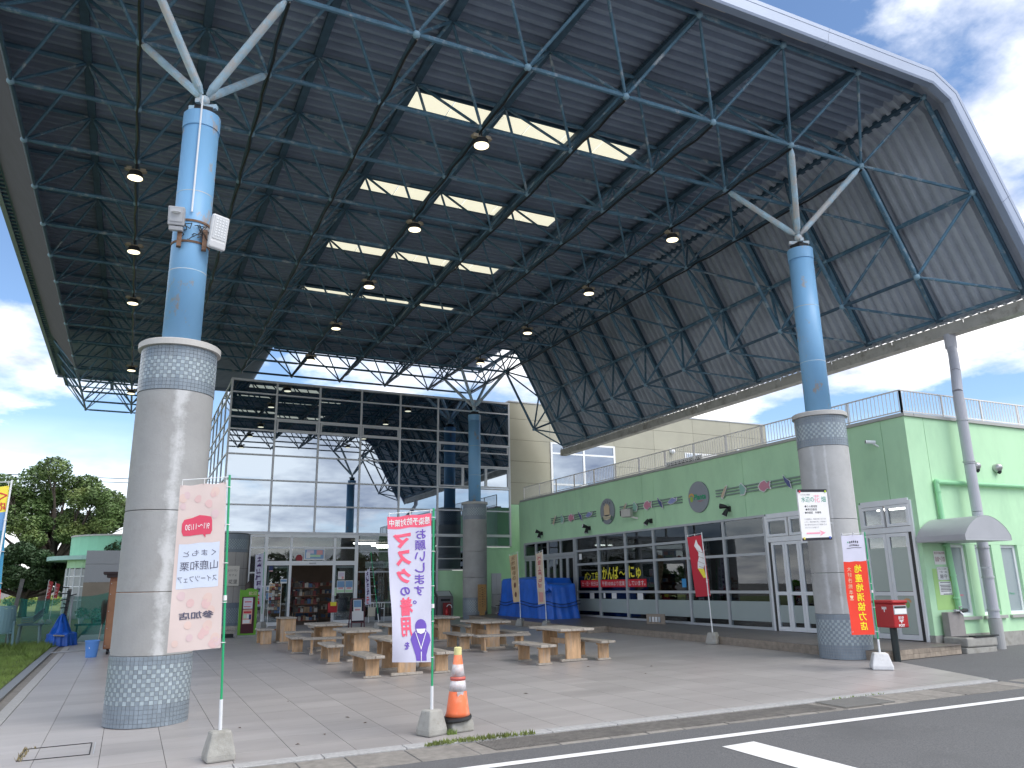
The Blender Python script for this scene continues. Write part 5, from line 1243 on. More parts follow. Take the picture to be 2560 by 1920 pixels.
# two bakery banners before the tarpaulin
zp = .165
b = Banner('tan_banner', 'tan bread banner with brown characters, left one before the blue tarpaulin', G3(11.72, 23.95, 0), (11.68,24.0,2.58), (11.72,24.0,1.02), (11.38,24.05,2.50), (11.55,24.1,1.0), flat('tan_cloth', (.62,.47,.28), .85), wave=.05, colors=('w','w'), poletop=(11.67,24.0,2.64), bw=.28, bh=.24, brz=.5, rip=1., group='bakery banners before the tarpaulin')
mb = MB()
for k, s in enumerate('天然酵母の'): b.text(mb, s, .62, .07+.105*k, .46, .075, 0, .02, mirror=False)
for cx, cz in ((.60,.64),(.55,.84)): b.shp(mb, [(cx+x, cz+z) for x, z in [(.18*cos(a)*.7-.12*sin(a)*.5, .05*sin(a)+.03*cos(a)) for a in [2*pi*i/14 for i in range(14)]]], 1, .005)
mb.build('print', [M_brownp, flat('bread', (.16,.07,.06), .8)], b.t)
b = Banner('cream_banner', 'cream bread banner with pink characters, right one before the blue tarpaulin', G3(11.80, 22.3, 0), (11.75,22.35,2.58), (11.79,22.35,.98), (11.53,22.4,2.50), (11.57,22.4,.96), flat('cream_cloth', (.72,.60,.46), .85), wave=.03, colors=('w','w'), poletop=(11.75,22.35,2.63), bw=.27, bh=.24, brz=.5, group='bakery banners before the tarpaulin')
mb = MB(); strokes(b, mb, .55, .05, 6, 0, 5, .5, .085); b.shp(mb, [(.2,.78),(.8,.76),(.8,.95),(.2,.96)], 1, .005); mb.build('print', [flat('rose_ink', (.55,.20,.20), .85), flat('rose_wash', (.72,.36,.32), .85)], b.t)
# two restaurant banners at the entrance
for nm, lb, base, tp, bp, tf, bf, sd, wv in (('restaurant_banner','white banner with purple brush characters left of the entrance', G3(4.33,29.4), (4.26,29.4,2.80), (4.31,29.4,.98), (3.98,29.4,2.74), (4.02,29.4,.96), 1, .05),
        ('slack_restaurant_banner','slack white banner with purple strokes right of the sign board', G3(7.55,26.0), (7.20,26.05,2.18), (7.28,26.05,1.02), (7.06,26.1,2.06), (7.10,26.1,1.0), 2, .06)):
    b = Banner(nm, lb, base, tp, bp, tf, bf, M_cloth_w, wave=wv, poletop=(tp[0]+.02,tp[1],2.84 if sd == 1 else 2.72), bw=.30, bh=.24, brz=.6, group='restaurant banners at the entrance')
    mb = MB(); strokes(b, mb, .5, .06, 6, 0, 30+sd, .55, .09); b.shp(mb, [(.35,.78),(.7,.77),(.72,.80),(.36,.81)], 1, .006); strokes(b, mb, .55, .82, 2, 1, 40+sd, .5, .06); mb.build('print', [flat('ink_plum', (.07,.03,.14), .85), M_rose], b.t)
# yellow banner cut by the left edge of the picture
b = Banner('yellow_banner', 'yellow and blue banner on a white pole at the left edge', G3(-1.50, 11.6), (-1.49,11.8,2.90), (-1.40,11.8,1.25), (-1.98,11.8,2.86), (-1.90,11.8,1.22), flat('banner_lemon', (.84,.70,.08), .85), wave=.015, colors=('w','w'), poletop=(-1.47,11.8,2.97), bw=.3, bh=.25)
mb = MB(); b.rect(mb, 0, 1, .20, .55, 0, n=(6,6)); b.rect(mb, 0, 1, .34, 1., 1, .0035, n=(6,6)); b.rect(mb, 0, .3, .78, .9, 2, .005)
for k, s in enumerate('くまもと'): b.text(mb, s, .12+.24*k, .075, .2, .06, 2, .02)
for k, s in enumerate('応援'): b.text(mb, s, .14+.26*k, .155, .2, .06, 2, .02)
mb.build('print', [flat('banner_sky', (.16,.34,.62), .85), flat('banner_sea', (.05,.25,.42), .85), M_rose], b.t)
# ------------------------------------------------------------------ tables and benches
GT = 'wooden picnic tables under the canopy'; GB = 'wooden benches round the picnic tables'
def make_table():
    t = thing('picnic_table', '', 'table', (0,0,0), GT)
    for k in range(3): MB().box(-.375+k*.253, -.375+k*.253+.241, -.675, .675, .565, .61).build('plank', M_plank, t, local=True, bevel=.006)
    for y in (-.47, .47):
        MB().box(-.16, .16, y-.03, y+.03, .045, .53).build('leg', M_wood, t, local=True, bevel=.004)
        MB().box(-.29, .29, y-.05, y+.05, 0, .045).build('foot_plank', M_plank, t, local=True, bevel=.006)
        MB().box(-.30, .30, y-.035, y+.035, .53, .564).build('batten', M_wood, t, local=True)
    MB().box(-.02, .02, -.44, .44, .30, .40).build('stretcher', M_wood, t, local=True)
    return t
def make_bench():
    t = thing('bench', '', 'bench', (0,0,0), GB)
    for k in range(2): MB().box(-.165+k*.170, -.165+k*.170+.158, -.63, .63, .32, .365).build('plank', M_plank, t, local=True, bevel=.006)
    for y in (-.43, .43):
        MB().box(-.115, .115, y-.025, y+.025, .035, .29).build('leg', M_wood, t, local=True, bevel=.004)
        MB().box(-.15, .15, y-.045, y+.045, 0, .035).build('foot_plank', M_plank, t, local=True, bevel=.005)
        MB().box(-.14, .14, y-.03, y+.03, .29, .319).build('batten', M_wood, t, local=True)
    return t
T0 = None
for x, y, lb in ((7.93,14.38,'wooden table nearest the right column, front of the right row'),(7.74,17.75,'wooden table in the right row with a bench across its near end'),(7.60,20.55,'wooden table of the right row, seen just right of the mask banner pole'),
                 (4.52,14.28,'wooden table half hidden behind the mask banner'),(4.47,17.05,'wooden table behind the front left bench, middle of the left row'),(4.40,19.75,'wooden table with a bench across its near end, left row'),
                 (5.75,18.0,'wooden table between the rows, cut by the left edge of mask banner')):
    if T0 is None: T0 = make_table(); T0.location = G3(x,y); T0['label'] = lb
    else: dup(T0, G3(x,y), lb, rz=radians(random.uniform(-2,2)))
b0 = None
for x, y, a, lb in ((7.18,14.12,0,'bench on the left of the front right table'),(8.50,14.18,2,'bench on the right of the front right table'),(7.02,17.66,-2,'bench left of the right row table that has an end bench'),(7.66,16.62,84,'bench lying across the near end of a right row table'),
                    (8.28,17.5,3,'bench right of the right row table that has an end bench'),(3.90,14.2,0,'bench nearest the camera, left of the banner-hidden table'),(5.14,14.15,0,'bench just right of the mask banner pole'),
                    (3.88,16.85,-3,'bench left of the middle table in the left row'),(4.30,18.62,80,'bench lying across the near end of a left row table'),(3.68,19.58,-4,'bench left of the left row table with an end bench'),
                    (5.1,19.9,2,'bench right of the left row table with an end bench'),(4.35,21.15,86,'bench lying across behind the left row, near the entrance'),(4.95,22.7,8,'dark bench before the entrance doors'),
                    (8.25,20.4,4,'bench in the shade right of the farthest right row table'),(6.95,20.4,-3,'bench in the shade left of the farthest right row table'),(5.15,17.0,0,'bench right of the middle table in the left row')):
    if b0 is None: b0 = make_bench(); b0.location = G3(x,y); b0['label'] = lb; b0.rotation_euler = (0,0,radians(a))
    else: dup(b0, G3(x,y), lb, rz=radians(a))
# low stool and tall stand by the green board
t = thing('stool', 'short wooden stool beside the green notice board', 'stool', G3(3.44, 22.75))
for k in range(2): MB().box(-.19+k*.192, -.19+k*.192+.188, -.42, .42, .34, .385).build('plank', M_plank, t, local=True, bevel=.006)
for y in (-.33,.33): MB().box(-.14,.14,y-.025,y+.025,0,.34).build('leg', M_wood, t, local=True, bevel=.004)
t = thing('wooden_stand', 'tall narrow wooden stand before the entrance, left of the tables', 'stand', G3(4.0, 22.75))
for y in (-.32,.32): MB().box(-.20,.20,y-.03,y+.03,.04,.62).build('leg', M_wood, t, local=True, bevel=.004); MB().box(-.27,.27,y-.05,y+.05,0,.04).build('foot_plank', M_plank, t, local=True)
MB().box(-.22,.22,-.40,.40,.621,.66).build('top', M_plank, t, local=True, bevel=.006)
# wire leaflet stand by the door
t = thing('wire_stand', 'wire stand hung with cards before the left entrance door', 'rack', G3(4.55, 28.3))
for sx in (-.2,.2): MB().tube((sx,0,0),(sx,0,1.55),.012,6).build('post', M_rail, t, local=True)
q = MB(); rr = random.Random(9)
for r in range(9):
    for c in range(4): q.box(-.2+c*.1, -.115+c*.1, -.03, -.02, .55+r*.11, .635+r*.11, rr.randrange(5))
q.build('cards', goods_m, t, kind='stuff', local=True); MB().box(-.22,.22,-.12,.12,0,.04).build('foot', M_brown, t, local=True)
# ------------------------------------------------------------------ tarpaulin heap
def cloth_heap(name, label, cat, pts, zt, base_z, seed, m, amp=.07):
    rr = random.Random(seed); n = len(pts); cx = sum(p[0] for p in pts)/n; cy = sum(p[1] for p in pts)/n
    per = []
    N = 96
    for k in range(N):
        f = k*n/N; i = int(f); t = f-i; p = pts[i]; q = pts[(i+1) % n]; per.append((p[0]+(q[0]-p[0])*t, p[1]+(q[1]-p[1])*t))
    R = 22; vs = []; ph = [rr.uniform(0,6.28) for _ in range(6)]
    for j in range(R+1):
        s = j/R
        for k, (x, y) in enumerate(per):
            if s < .72:       # side, from hem to shoulder
                u = s/.72; fl = (1-u)**1.6*.10+.0; sc = .94+fl+amp*(1-u*.6)*(.5*sin(k*.75+ph[0])+.35*sin(k*1.7+ph[1]+u*2)+.3*sin(k*.33+ph[2]))*.5
                z = base_z(x, y)+zt(x, y)*u+.02*sin(k*.9+ph[3])*(u > 0)
            else:
                u = (s-.72)/.28; sc = .94*(1-u)+.001; z = base_z(x, y)+zt(x, y)+.05*sin(pi*u*.5)+.015*sin(k*.4+u*5)
            vs.append((cx+(x-cx)*sc, cy+(y-cy)*sc, z))
    mb = MB(); mb.add(vs, [(j*N+k, j*N+(k+1) % N, (j+1)*N+(k+1) % N, (j+1)*N+k) for j in range(R) for k in range(N)])
    t = thing(name, label, cat, (cx, cy, base_z(cx, cy))); mb.build('sheet', m, t, smooth=True); return t, per, (cx, cy)
tp, per, cc = cloth_heap('blue_tarpaulin', 'blue tarpaulin tied over a stack in front of the folding doors', 'tarpaulin', [(12.62,27.5),(12.66,26.3),(12.68,24.6),(12.82,23.75),(13.8,23.7),(14.0,25.5),(13.9,27.0),(13.6,27.6)], lambda x, y: 1.30 if y > 24.0 else 1.12, lambda x, y: gz(x,y)+.17, 3, M_tarp, .10)
rp_ = flat('rope', (.01,.02,.07), .8)
for h in (.42, .52): MB().path([(cc[0]+(x-cc[0])*1.03, cc[1]+(y-cc[1])*1.03, gz(x,y)+.17+h-.05*sin(k*.35)) for k, (x, y) in enumerate(per)], .012, 5).build('rope', rp_, tp)
mb = MB()
for k in range(9): a = k*.7; mb.tube((12.62+.02*k%3,23.7,1.3), (12.55-.1*abs(cos(a)),23.72+.22*sin(a),1.28+.15*cos(a*1.3)), .012, 5, r2=.03)
mb.build('knot', M_tarp, tp)
# wooden name post before the rear column
t = thing('wooden_name_post', 'upright wooden board with vertical writing before the rear column', 'sign', G3(12.22, 28.3))
mw = mat('name_board', (.40,.23,.08), .6, .15, 3, stretch=(6,6,1)); z0 = gz(12.2,28.3)+.0
mb = MB(); mb.plate([(-.08,0),(.08,0),(.10,.28),(.165,.36),(.165,1.30),(-.165,1.30),(-.165,.36),(-.10,.28)], (12.22,28.25,z0), (1,0,0), (0,0,1), (0,1,0), .06); mb.build('board', mw, t, fix=True)
mb = MB(); fn = lambda x, z: (12.22+x, 28.245, z0+z)
for k in range(9): put(mb, '一', fn, .01*(k % 3)-.01, 1.18-.085*k, w=.05+.02*(k % 2), h=.02)
for k in range(7): put(mb, '一', fn, -.10, 1.15-.1*k, w=.03, h=.02); put(mb, '一', fn, .10, 1.15-.1*k, w=.03, h=.02)
mb.build('print', M_ink, t)
# shelf and clutter behind the rear column
t = thing('white_locker', 'narrow white folding panel against the green wall behind rear column', 'locker', (13.3, 29.3, gz(13,29)+.0))
for k in range(2): MB().box(13.06+k*.215, 13.06+k*.215+.208, 29.25, 29.30, gz(13,29)+.02, 2.02).build('panel', flat('locker', (.55,.56,.58), .5), t)
MB().path([(13.05,29.2,.35),(13.05,29.2,1.22),(13.52,29.2,1.22),(13.52,29.2,.35)], .015, 6).build('rail', M_alu, t)
t = thing('goods_trolley', 'low trolley with small goods beside the blue tarpaulin', 'trolley', (13.2, 28.75, gz(13,28.7)))
MB().box(12.95,13.7,28.6,29.1,.74,.78).build('shelf', M_alu, t); q = MB(); rr = random.Random(3)
for k in range(14): xx = 12.97+k*.05; q.box(xx,xx+.04,28.62,28.7,.78,.78+rr.uniform(.02,.07), rr.randrange(5))
q.build('goods', goods_m, t, kind='stuff')
for xx in (12.97,13.66): MB().box(xx,xx+.03,28.62,28.65,.36,.74).build('leg', M_alu, t)
MB().bar((12.9,28.55,.50),(13.35,28.5,.68),.02,.02).build('handle', M_paper, t)
t = thing('red_basin', 'small red plastic basin on the floor beside the tarpaulin', 'basin', (13.12, 28.5, gz(13,28.5)+.02))
MB().lathe([(.12,0),(.16,.18),(.17,.18),(.165,.17)], (13.12,28.5,gz(13,28.5)+.03), 16).build('basin', M_red, t, smooth=True)
t = thing('plywood_cutout', 'pale plywood cut-out standing behind the blue tarpaulin', 'board', (13.75, 28.9, gz(13.7,28.9)))
mb = MB(); mb.plate([(-.18,0),(.18,0),(.2,.45),(.12,.55),(.25,.75),(.2,1.05),(0,1.15),(-.2,1.05),(-.25,.75),(-.12,.55),(-.2,.45)], (13.75,28.9,gz(13.7,28.9)+.2), (1,0,0), (0,0,1), (0,1,0), .03); mb.build('board', flat('plywood', (.55,.38,.22), .8), t, fix=True)
# litter bins right of the mask banner
for n, (xa, xb) in enumerate(((10.5,11.02),(11.06,11.72))):
    t = thing('litter_bin', ['grey steel litter bin with round can symbol, left of the pair','grey steel litter bin, right of the pair, extinguisher before it'][n], 'bin', (xa, 30.2, gz(xa,30.2)), 'steel litter bins at the glass wall')
    zb = gz(11,30.2); mb = MB(); mb.add([(xa,30.0,zb),(xb,30.0,zb),(xb,30.4,zb),(xa,30.4,zb),(xa,30.0,1.14),(xb,30.0,1.14),(xb,30.4,1.38),(xa,30.4,1.38)], [(0,3,2,1),(4,5,6,7),(0,1,5,4),(1,2,6,5),(2,3,7,6),(3,0,4,7)]); mb.build('body', flat('bin_steel', (.20,.20,.20), .35, metal=.6), t, bevel=.01)
    MB().box(xa+.13,xb-.13,29.992,29.999,.98,1.07).build('slot', M_black, t)
    mb = MB(); mb.add([(xa+.05,30.07,1.185),(xb-.05,30.07,1.185),(xb-.05,30.36,1.36),(xa+.05,30.36,1.36)], [(0,1,2,3)]); mb.build('lid', M_alu, t)
    if n == 0: 
        mb = MB(); fn = lambda x, z: (xa+.26+x, 29.991, .72+z); shape(mb, ell(0,0,.10,.10,20), fn); mb.build('symbol', M_paper, t)
t = thing('fire_extinguisher_stand', 'red extinguisher stand with white hose before the litter bin', 'fire extinguisher', (11.4, 29.8, gz(11.4,29.8)))
zb = gz(11.4,29.8); MB().box(11.24,11.56,29.82,29.88,zb,zb+.62).build('stand_plate', flat('dark_red', (.22,.02,.02), .5), t)
MB().lathe([(.075,0),(.075,.30),(.05,.38),(.025,.42)], (11.36,29.76,zb), 16).build('cylinder', M_red, t, smooth=True); MB().lathe([(.077,.03),(.077,.14)], (11.36,29.76,zb), 16).build('label_ring', M_paper, t)
MB().path([(11.36+.11*cos(a)+.1, 29.77, zb+.42+.13*sin(a)) for a in [pi*.9-k*.35 for k in range(9)]], .014, 6).build('hose', M_paper, t)
# board with meters on the floor by the window
t = thing('meter_board', 'small grey board with sockets leaning on the shop window', 'board', (13.7,19.5,gz(13.7,19.5)+.17))
zb = gz(13.7,19.5)+.17; mb = MB(); mb.bar((13.78,19.78,zb+.14),(13.98,19.16,zb+.14),.02,.28); mb.build('board', flat('board_taupe', (.30,.25,.20), .8), t)
for k, c in enumerate((M_alu, M_paper, M_paper, M_alu)): MB().cbox((13.80+k*.035,19.62-k*.1,zb+.06),.05,.06,.14,.3).build('socket', c, t)
# ------------------------------------------------------------------ entrance left: round pier, green board, A-board
py = thing('round_pier', 'round tiled pier under the corner of the glass hall', 'column', (3.05, 31.1, gz(3,31)))
Rp = .95; z0 = gz(3,31.1)
pw = mat('pier_cladding', (.42,.40,.38), .7, .06, 4)
for k in range(16):
    for za, zb in ((1.10,1.70),(1.70,2.30),(2.30,2.87)): MB().lathe([(Rp,za+.004),(Rp,zb-.004)], (3.05,31.1,0), 4, a0=2*pi*k/16+.004, a1=2*pi*(k+1)/16-.004).build('cladding_panel', pw, py)
MB().lathe([(Rp-.01,z0),(Rp-.01,3.55)], (3.05,31.1,0), 48).build('pier_core', M_dark, py)
MB().lathe([(Rp-.002,z0),(Rp+.004,z0+.01),(Rp+.004,1.09),(Rp-.002,1.10)], (3.05,31.1,0), 48).build('base_band', M_greyt, py)
MB().lathe([(Rp-.002,2.87),(Rp+.004,2.88),(Rp+.004,3.5),(Rp-.002,3.52)], (3.05,31.1,0), 48).build('head_band', M_greyt, py)
lt = MB()
for zz, rows in ((.42,10),(2.98,7)):
    for r in range(rows):
        for k in range(120):
            if (k+r) % 2 == 0: a0, a1 = 2*pi*k/120, 2*pi*(k+.94)/120; lt.add([(3.05+(Rp+q)*cos(a),31.1+(Rp+q)*sin(a),zz+r*.05+h) for h in (.002,.048) for q, a in ((.003,a0),(.008,a0),(.008,a1),(.003,a1))], [(0,3,2,1),(4,5,6,7),(0,1,5,4),(1,2,6,5),(2,3,7,6),(3,0,4,7)])
lt.build('tiles', M_lightt, py, kind='stuff')
t = thing('pier_sign', 'pale plaque with brush lettering on the round pier', 'sign', (3.35, 30.1, 1.7))
MB().box(3.12,3.56,30.10,30.13,1.69,2.38).build('plate', flat('plaque', (.60,.57,.51), .6), t)
mb = MB(); fn = lambda x, z: (x, 30.094, z); put(mb, '花里', fn, 3.36, 1.83, w=.30, h=.15, fat=.0); put(mb, 'レストラン', fn, 3.34, 2.22, w=.32, h=.07); put(mb, 'カフェ', fn, 3.34, 2.06, w=.26, h=.07); mb.build('print', M_ink, t)
gb = thing('green_notice_board', 'green framed notice board with dark red panel and white letters on top', 'notice board', G3(3.35, 25.6))
zb = gz(3.35,25.6); fG = lambda d: (lambda x, z: (3.355+x+.0*z, 25.6-d, zb+z))
mg = flat('frame_green', (.13,.36,.02), .5)
mb = MB(); mb.plate([(-.265,.06),(.265,.06),(.265,1.37),(.08,1.42),(-.05,1.41),(-.10,1.37),(-.22,1.37),(-.265,1.40)], (3.355,25.6,zb), (1,0,0), (0,0,1), (0,1,0), .05); mb.build('frame', mg, gb, fix=True)
MB().box(3.355-.19,3.355+.19,25.593,25.599,zb+.11,zb+1.17).build('panel', flat('panel_maroon', (.07,.01,.02), .7), gb)
MB().box(3.355-.15,3.355+.12,25.588,25.592,zb+.82,zb+1.14).build('poster', flat('poster_white', (.68,.66,.70), .7), gb); MB().box(3.355-.15,3.355+.12,25.588,25.592,zb+.38,zb+.80).build('poster', flat('poster_peach', (.70,.40,.32), .7), gb)
mb = MB(); f_ = fG(.0135)
for x, z, w, h, mi in ((0,.72,.22,.05,0),(-.07,.60,.08,.12,1),(.02,.6,.08,.12,2),(.08,.58,.07,.14,3),(-.02,.45,.2,.1,2),(0,1.02,.2,.03,0),(0,.95,.22,.03,4),(-.02,.88,.2,.02,0)): shape(mb, [(x-w/2-.015,z-h/2),(x+w/2-.015,z-h/2),(x+w/2-.015,z+h/2),(x-w/2-.015,z+h/2)], f_, mi)
put(mb, '歓迎', fG(.005), .11, 1.27, w=.24, h=.11, fat=.04, mi=5); mb.build('print', [M_rose, M_pg, M_paper, M_pn, M_pl, M_cream], gb)
MB().box(3.355-.28,3.355+.28,25.45,25.78,zb,zb+.06).build('foot', M_conc2, gb)
for k in range(3): pass
t = thing('timber_pile', 'low pile of grey timbers beside the green notice board', 'timber', G3(2.75, 25.9))
for k in range(3): MB().box(2.45,3.0+.06*k,25.75,26.1,gz(2.7,26)+k*.11,gz(2.7,26)+k*.11+.10).build('timber', M_dark if k == 0 else M_plank, t)
ab = thing('menu_board', 'dark red framed A-board with blue poster by the entrance', 'sign', G3(7.17, 27.3))
zb = gz(7.17,27.3); mr = flat('frame_maroon', (.12,.03,.04), .5)
for x in (6.95,7.39): MB().bar((x,27.22,zb),(x,27.36,zb+.95),.03,.03).build('leg', mr, ab); MB().bar((x,27.62,zb),(x,27.36,zb+.95),.03,.03).build('leg', mr, ab)
for z in (.18,.95): MB().bar((6.95,27.235+.13*z,zb+z),(7.39,27.235+.13*z,zb+z),.03,.04).build('rail', mr, ab)
def fA(x, z, d=.0): return (7.17+x, 27.225+.147*z-d, zb+z)
mb = MB(); shape(mb, [(-.2,.2),(.2,.2),(.2,.94),(-.2,.94)], lambda x, z: fA(x,z)); mb.build('panel', M_ink, ab)
mb = MB(); shape(mb, [(-.15,.5),(.14,.5),(.14,.92),(-.15,.92)], lambda x, z: fA(x,z,.004), 0); shape(mb, [(-.13,.68),(.12,.68),(.12,.9),(-.13,.9)], lambda x, z: fA(x,z,.006), 1); shape(mb, [(-.1,.57),(.08,.57),(.08,.62),(-.1,.62)], lambda x, z: fA(x,z,.006), 2); shape(mb, [(-.21,.24),(.20,.24),(.20,.54),(-.21,.54)], lambda x, z: fA(x,z,.008), 0); mb.build('print', [M_paper, M_pb, M_pr], ab)
t = thing('bear_carving', 'small brown wooden carving on a post behind the green board', 'statue', G3(3.9, 29.8)); zb = gz(3.9,29.8)
MB().lathe([(.10,0),(.12,.9),(.14,1.05),(.16,1.3),(.13,1.5),(.06,1.6),(.001,1.62)], (3.9,29.8,zb), 16).build('carving', flat('dark_carving', (.05,.035,.03), .7), t, smooth=True)
# ------------------------------------------------------------------ left side: kiosk, bucket, broom, net, chairs
kk = thing('wheeled_kiosk', 'brown wooden cabinet on castors behind the left column', 'kiosk', G3(.1, 22.6)); zb = gz(0,22.5)
MB().box(-.40,.75,22.0,23.2,zb+.12,1.95).build('cabinet', M_brown, kk, bevel=.01)
MB().box(-.38,-.20,21.985,21.999,zb+.14,1.80).build('board', mat('board_tan', (.34,.16,.08), .6, .15, 3), kk)
MB().box(-.15,.7,21.985,21.999,zb+.14,1.80).build('board', mat('board_tan', (.34,.16,.08), .6, .15, 3), kk)
mb = MB(); mb.prism([(-.56,21.85),(.9,21.85),(.9,23.3),(-.56,23.3)], 1.98, 2.03); mb.prism([(-.48,21.92),(.82,21.92),(.82,23.25),(-.48,23.25)], 1.90, 1.98); mb.build('roof', flat('kiosk_roof', (.05,.03,.03), .7), kk)
stt = MB()
for z in (.3,.7,1.1,1.5,1.75):
    for x in (-.36,-.22): stt.ball((x,21.98,z), .012, 6)
stt.build('bolts', M_alu, kk, kind='stuff')
for x in (-.3,.6): 
    for y in (22.1,23.0): MB().tube((x-.025,y,zb+.06),(x+.025,y,zb+.06),.06,14).build('castor', M_black, kk)
t = thing('bucket', 'sky blue plastic bucket with white sticker beside the kiosk', 'bucket', G3(-.62, 21.55)); zb = gz(-.62,21.55)
mb = MB(); mb.lathe([(.118,0),(.150,.34),(.162,.345),(.162,.375),(.152,.38),(.145,.37),(.115,.02),(.0001,.02)], (-.62,21.55,zb), 28); mb.build('tub', flat('bucket_blue', (.10,.27,.66), .4), t, smooth=False)
mb = MB(); mb.tube((-.655,21.425,zb+.22),(-.656,21.418,zb+.22),.025,14); mb.build('sticker', M_paper, t)
t = thing('broom', 'twig broom standing upside down beside the kiosk', 'broom', G3(-.50, 22.2)); zb = gz(-.5,22.2)
MB().tube((-.55,22.2,zb),(-.47,22.25,zb+.8),.013,8).build('handle', M_plank, t)
rr = random.Random(6); mb = MB()
for k in range(60): a = rr.uniform(0,6.28); q = rr.uniform(.02,.13); mb.tube((-.48,22.24,zb+.62),(-.44+q*cos(a),22.26+q*.7*sin(a),zb+rr.uniform(1.05,1.3)),.004,3,cap=False)
mb.build('twigs', M_bark, t, kind='stuff')
t = thing('grey_pole', 'thin grey pole lying across the paving by the drain', 'pole', G3(-1.2, 23.4)); MB().tube(G3(-1.55,23.2,.03),G3(-.5,23.5,.03),.016,8).build('pole', M_alu, t)
# green netting fence with timber posts
nf = thing('net_fence', 'sagging green netting strung between timber posts', 'fence', G3(-2.5, 26.6))
for x0, x1 in ((-9.0,-6.0),(-6.0,-2.80),(-2.80,-1.48),(-1.48,-.1)):
    N, Mh = 12, 5; vs = []
    for j in range(Mh+1):
        for i in range(N+1):
            u = i/N; x = x0+(x1-x0)*u; top = 1.42-.10*sin(pi*u)+(0.22 if x > -1.5 else 0)*u; z = gz(x,26.9)+.02+(top-.12)*j/Mh; vs.append((x, 26.9+.06*sin(u*9+j)+.03*sin(j*2), z))
    MB().add(vs, [(j*(N+1)+i, j*(N+1)+i+1, (j+1)*(N+1)+i+1, (j+1)*(N+1)+i) for j in range(Mh) for i in range(N)]).build('netting', M_net, nf, smooth=True)
for (xa, xb, z1, w) in ((-2.92,-2.72,1.95,.10),(-1.62,-1.50,1.65,.09),(-6.0,-5.95,1.6,.09)): MB().bar((xa,26.75,gz(xa,26.7)-.1),(xb,26.72,z1),w,w).build('post', mat('grey_post', (.16,.15,.14), .9, .25, 6), nf)
MB().tube((-1.40,26.7,.1),(-1.42,26.7,1.5),.025,8).build('pipe_post', M_alu, nf)
mb = MB(); rr = random.Random(12)
for k in range(9): p = Vector((-1.52,26.62,1.05+.08*k)); mb.tube(p, p+Vector((rr.uniform(-.25,.25),rr.uniform(-.06,.02),rr.uniform(-.05,.08))), .018, 6)
mb.bar((-1.62,26.65,.5),(-1.50,26.6,1.6),.05,.04); mb.build('tool', M_black, nf)
# plastic chairs in stacks
chm = flat('chair_blue', (.24,.40,.44), .45); chd = flat('chair_dark', (.06,.13,.15), .5)
def chair(loc, rz, label, group, m):
    t = thing('plastic_chair', label, 'chair', loc, group, rz=rz)
    mb = MB(); mb.box(-.22,.22,-.22,.22,.40,.43); mb.build('seat', m, t, local=True, bevel=.01)
    mb = MB(); n = 10; vs = []
    for j in range(7):
        for i in range(n+1):
            a = pi*(.0+1.0*i/n); w = .25; z = .43+.40*j/6*(1 if 2 <= i <= 8 else .6); vs.append((w*cos(a)*(1+.05*j/6), .02+.22*sin(a)+.05*j/6, z))
    mb.add(vs, [(j*(n+1)+i, j*(n+1)+i+1, (j+1)*(n+1)+i+1, (j+1)*(n+1)+i) for j in range(6) for i in range(n) if not (1 < j < 5 and 2 < i < 7 and (i+j) % 2 == 0)])
    mb.build('backrest', m, t, local=True)
    for sx in (-1,1):
        MB().bar((sx*.22,-.22,.0),(sx*.20,-.18,.42),.05,.04).build('leg', m, t, local=True); MB().bar((sx*.22,.22,.0),(sx*.20,.2,.42),.05,.04).build('leg', m, t, local=True)
        MB().bar((sx*.25,-.2,.62),(sx*.26,.05,.64),.05,.025).build('arm', m, t, local=True); MB().bar((sx*.22,-.2,.42),(sx*.25,-.2,.62),.05,.025).build('arm_post', m, t, local=True)
    return t
c0 = chair(G3(-2.95, 25.95), radians(200), 'pale blue plastic chair, lowest of the stack by the lawn', 'stacked pale blue plastic chairs', chm)
for k, w in enumerate(('second','third','fourth','topmost')): dup(c0, (c0.location.x-.005*k, c0.location.y, c0.location.z+.075*(k+1)), f'pale blue plastic chair, {w} of the stack by the lawn')
tb = thing('plastic_table', 'dark plastic garden table under tipped chairs beside the stacked chairs', 'table', G3(-2.35, 26.15)); zb = gz(-2.35,26.1)
MB().box(-2.62,-2.02,25.85,26.45,zb+.58,zb+.62).build('table_top', chd, tb, bevel=.01)
for sx in (-2.56,-2.10):
    for y in (25.92,26.38): MB().bar((sx+(.04 if sx > -2.3 else -.04),y,zb),(sx,y,zb+.58),.05,.04).build('leg', flat('table_leg', (.20,.30,.30), .5), tb)
for k in range(4):
    t = thing('tipped_chair', f'dark plastic chair seat tipped on the garden table, {("lowest","second","third","topmost")[k]}', 'chair', (-2.32, 26.1, zb+.66+.045*k), 'chairs tipped on the garden table')
    mb = MB(); 
    mb.add([(-2.55,25.9,zb+.64+.05*k),(-2.28,25.9,zb+.66+.05*k),(-2.05,25.9,zb+.86+.06*k),(-2.05,26.3,zb+.86+.06*k),(-2.28,26.3,zb+.66+.05*k),(-2.55,26.3,zb+.64+.05*k)], [(0,1,4,5),(1,2,3,4)])
    o = mb.build('shell', chd, t); md = o.modifiers.new('s', 'SOLIDIFY'); md.thickness = .02
t2, per2, c2 = cloth_heap('blue_sheet_heap', 'pointed blue plastic sheet over a heap at the corner of the lawn', 'tarpaulin', [(-1.95,26.1),(-1.7,25.75),(-1.35,25.8),(-1.15,26.2),(-1.3,26.6),(-1.8,26.6)], lambda x, y: .32, lambda x, y: gz(x,y), 5, M_tarp, .2)
mb = MB(); mb.lathe([(.42,.0),(.30,.28),(.17,.55),(.07,.78),(.01,.86)], (-1.58,26.2,gz(-1.58,26.2)), 22); 
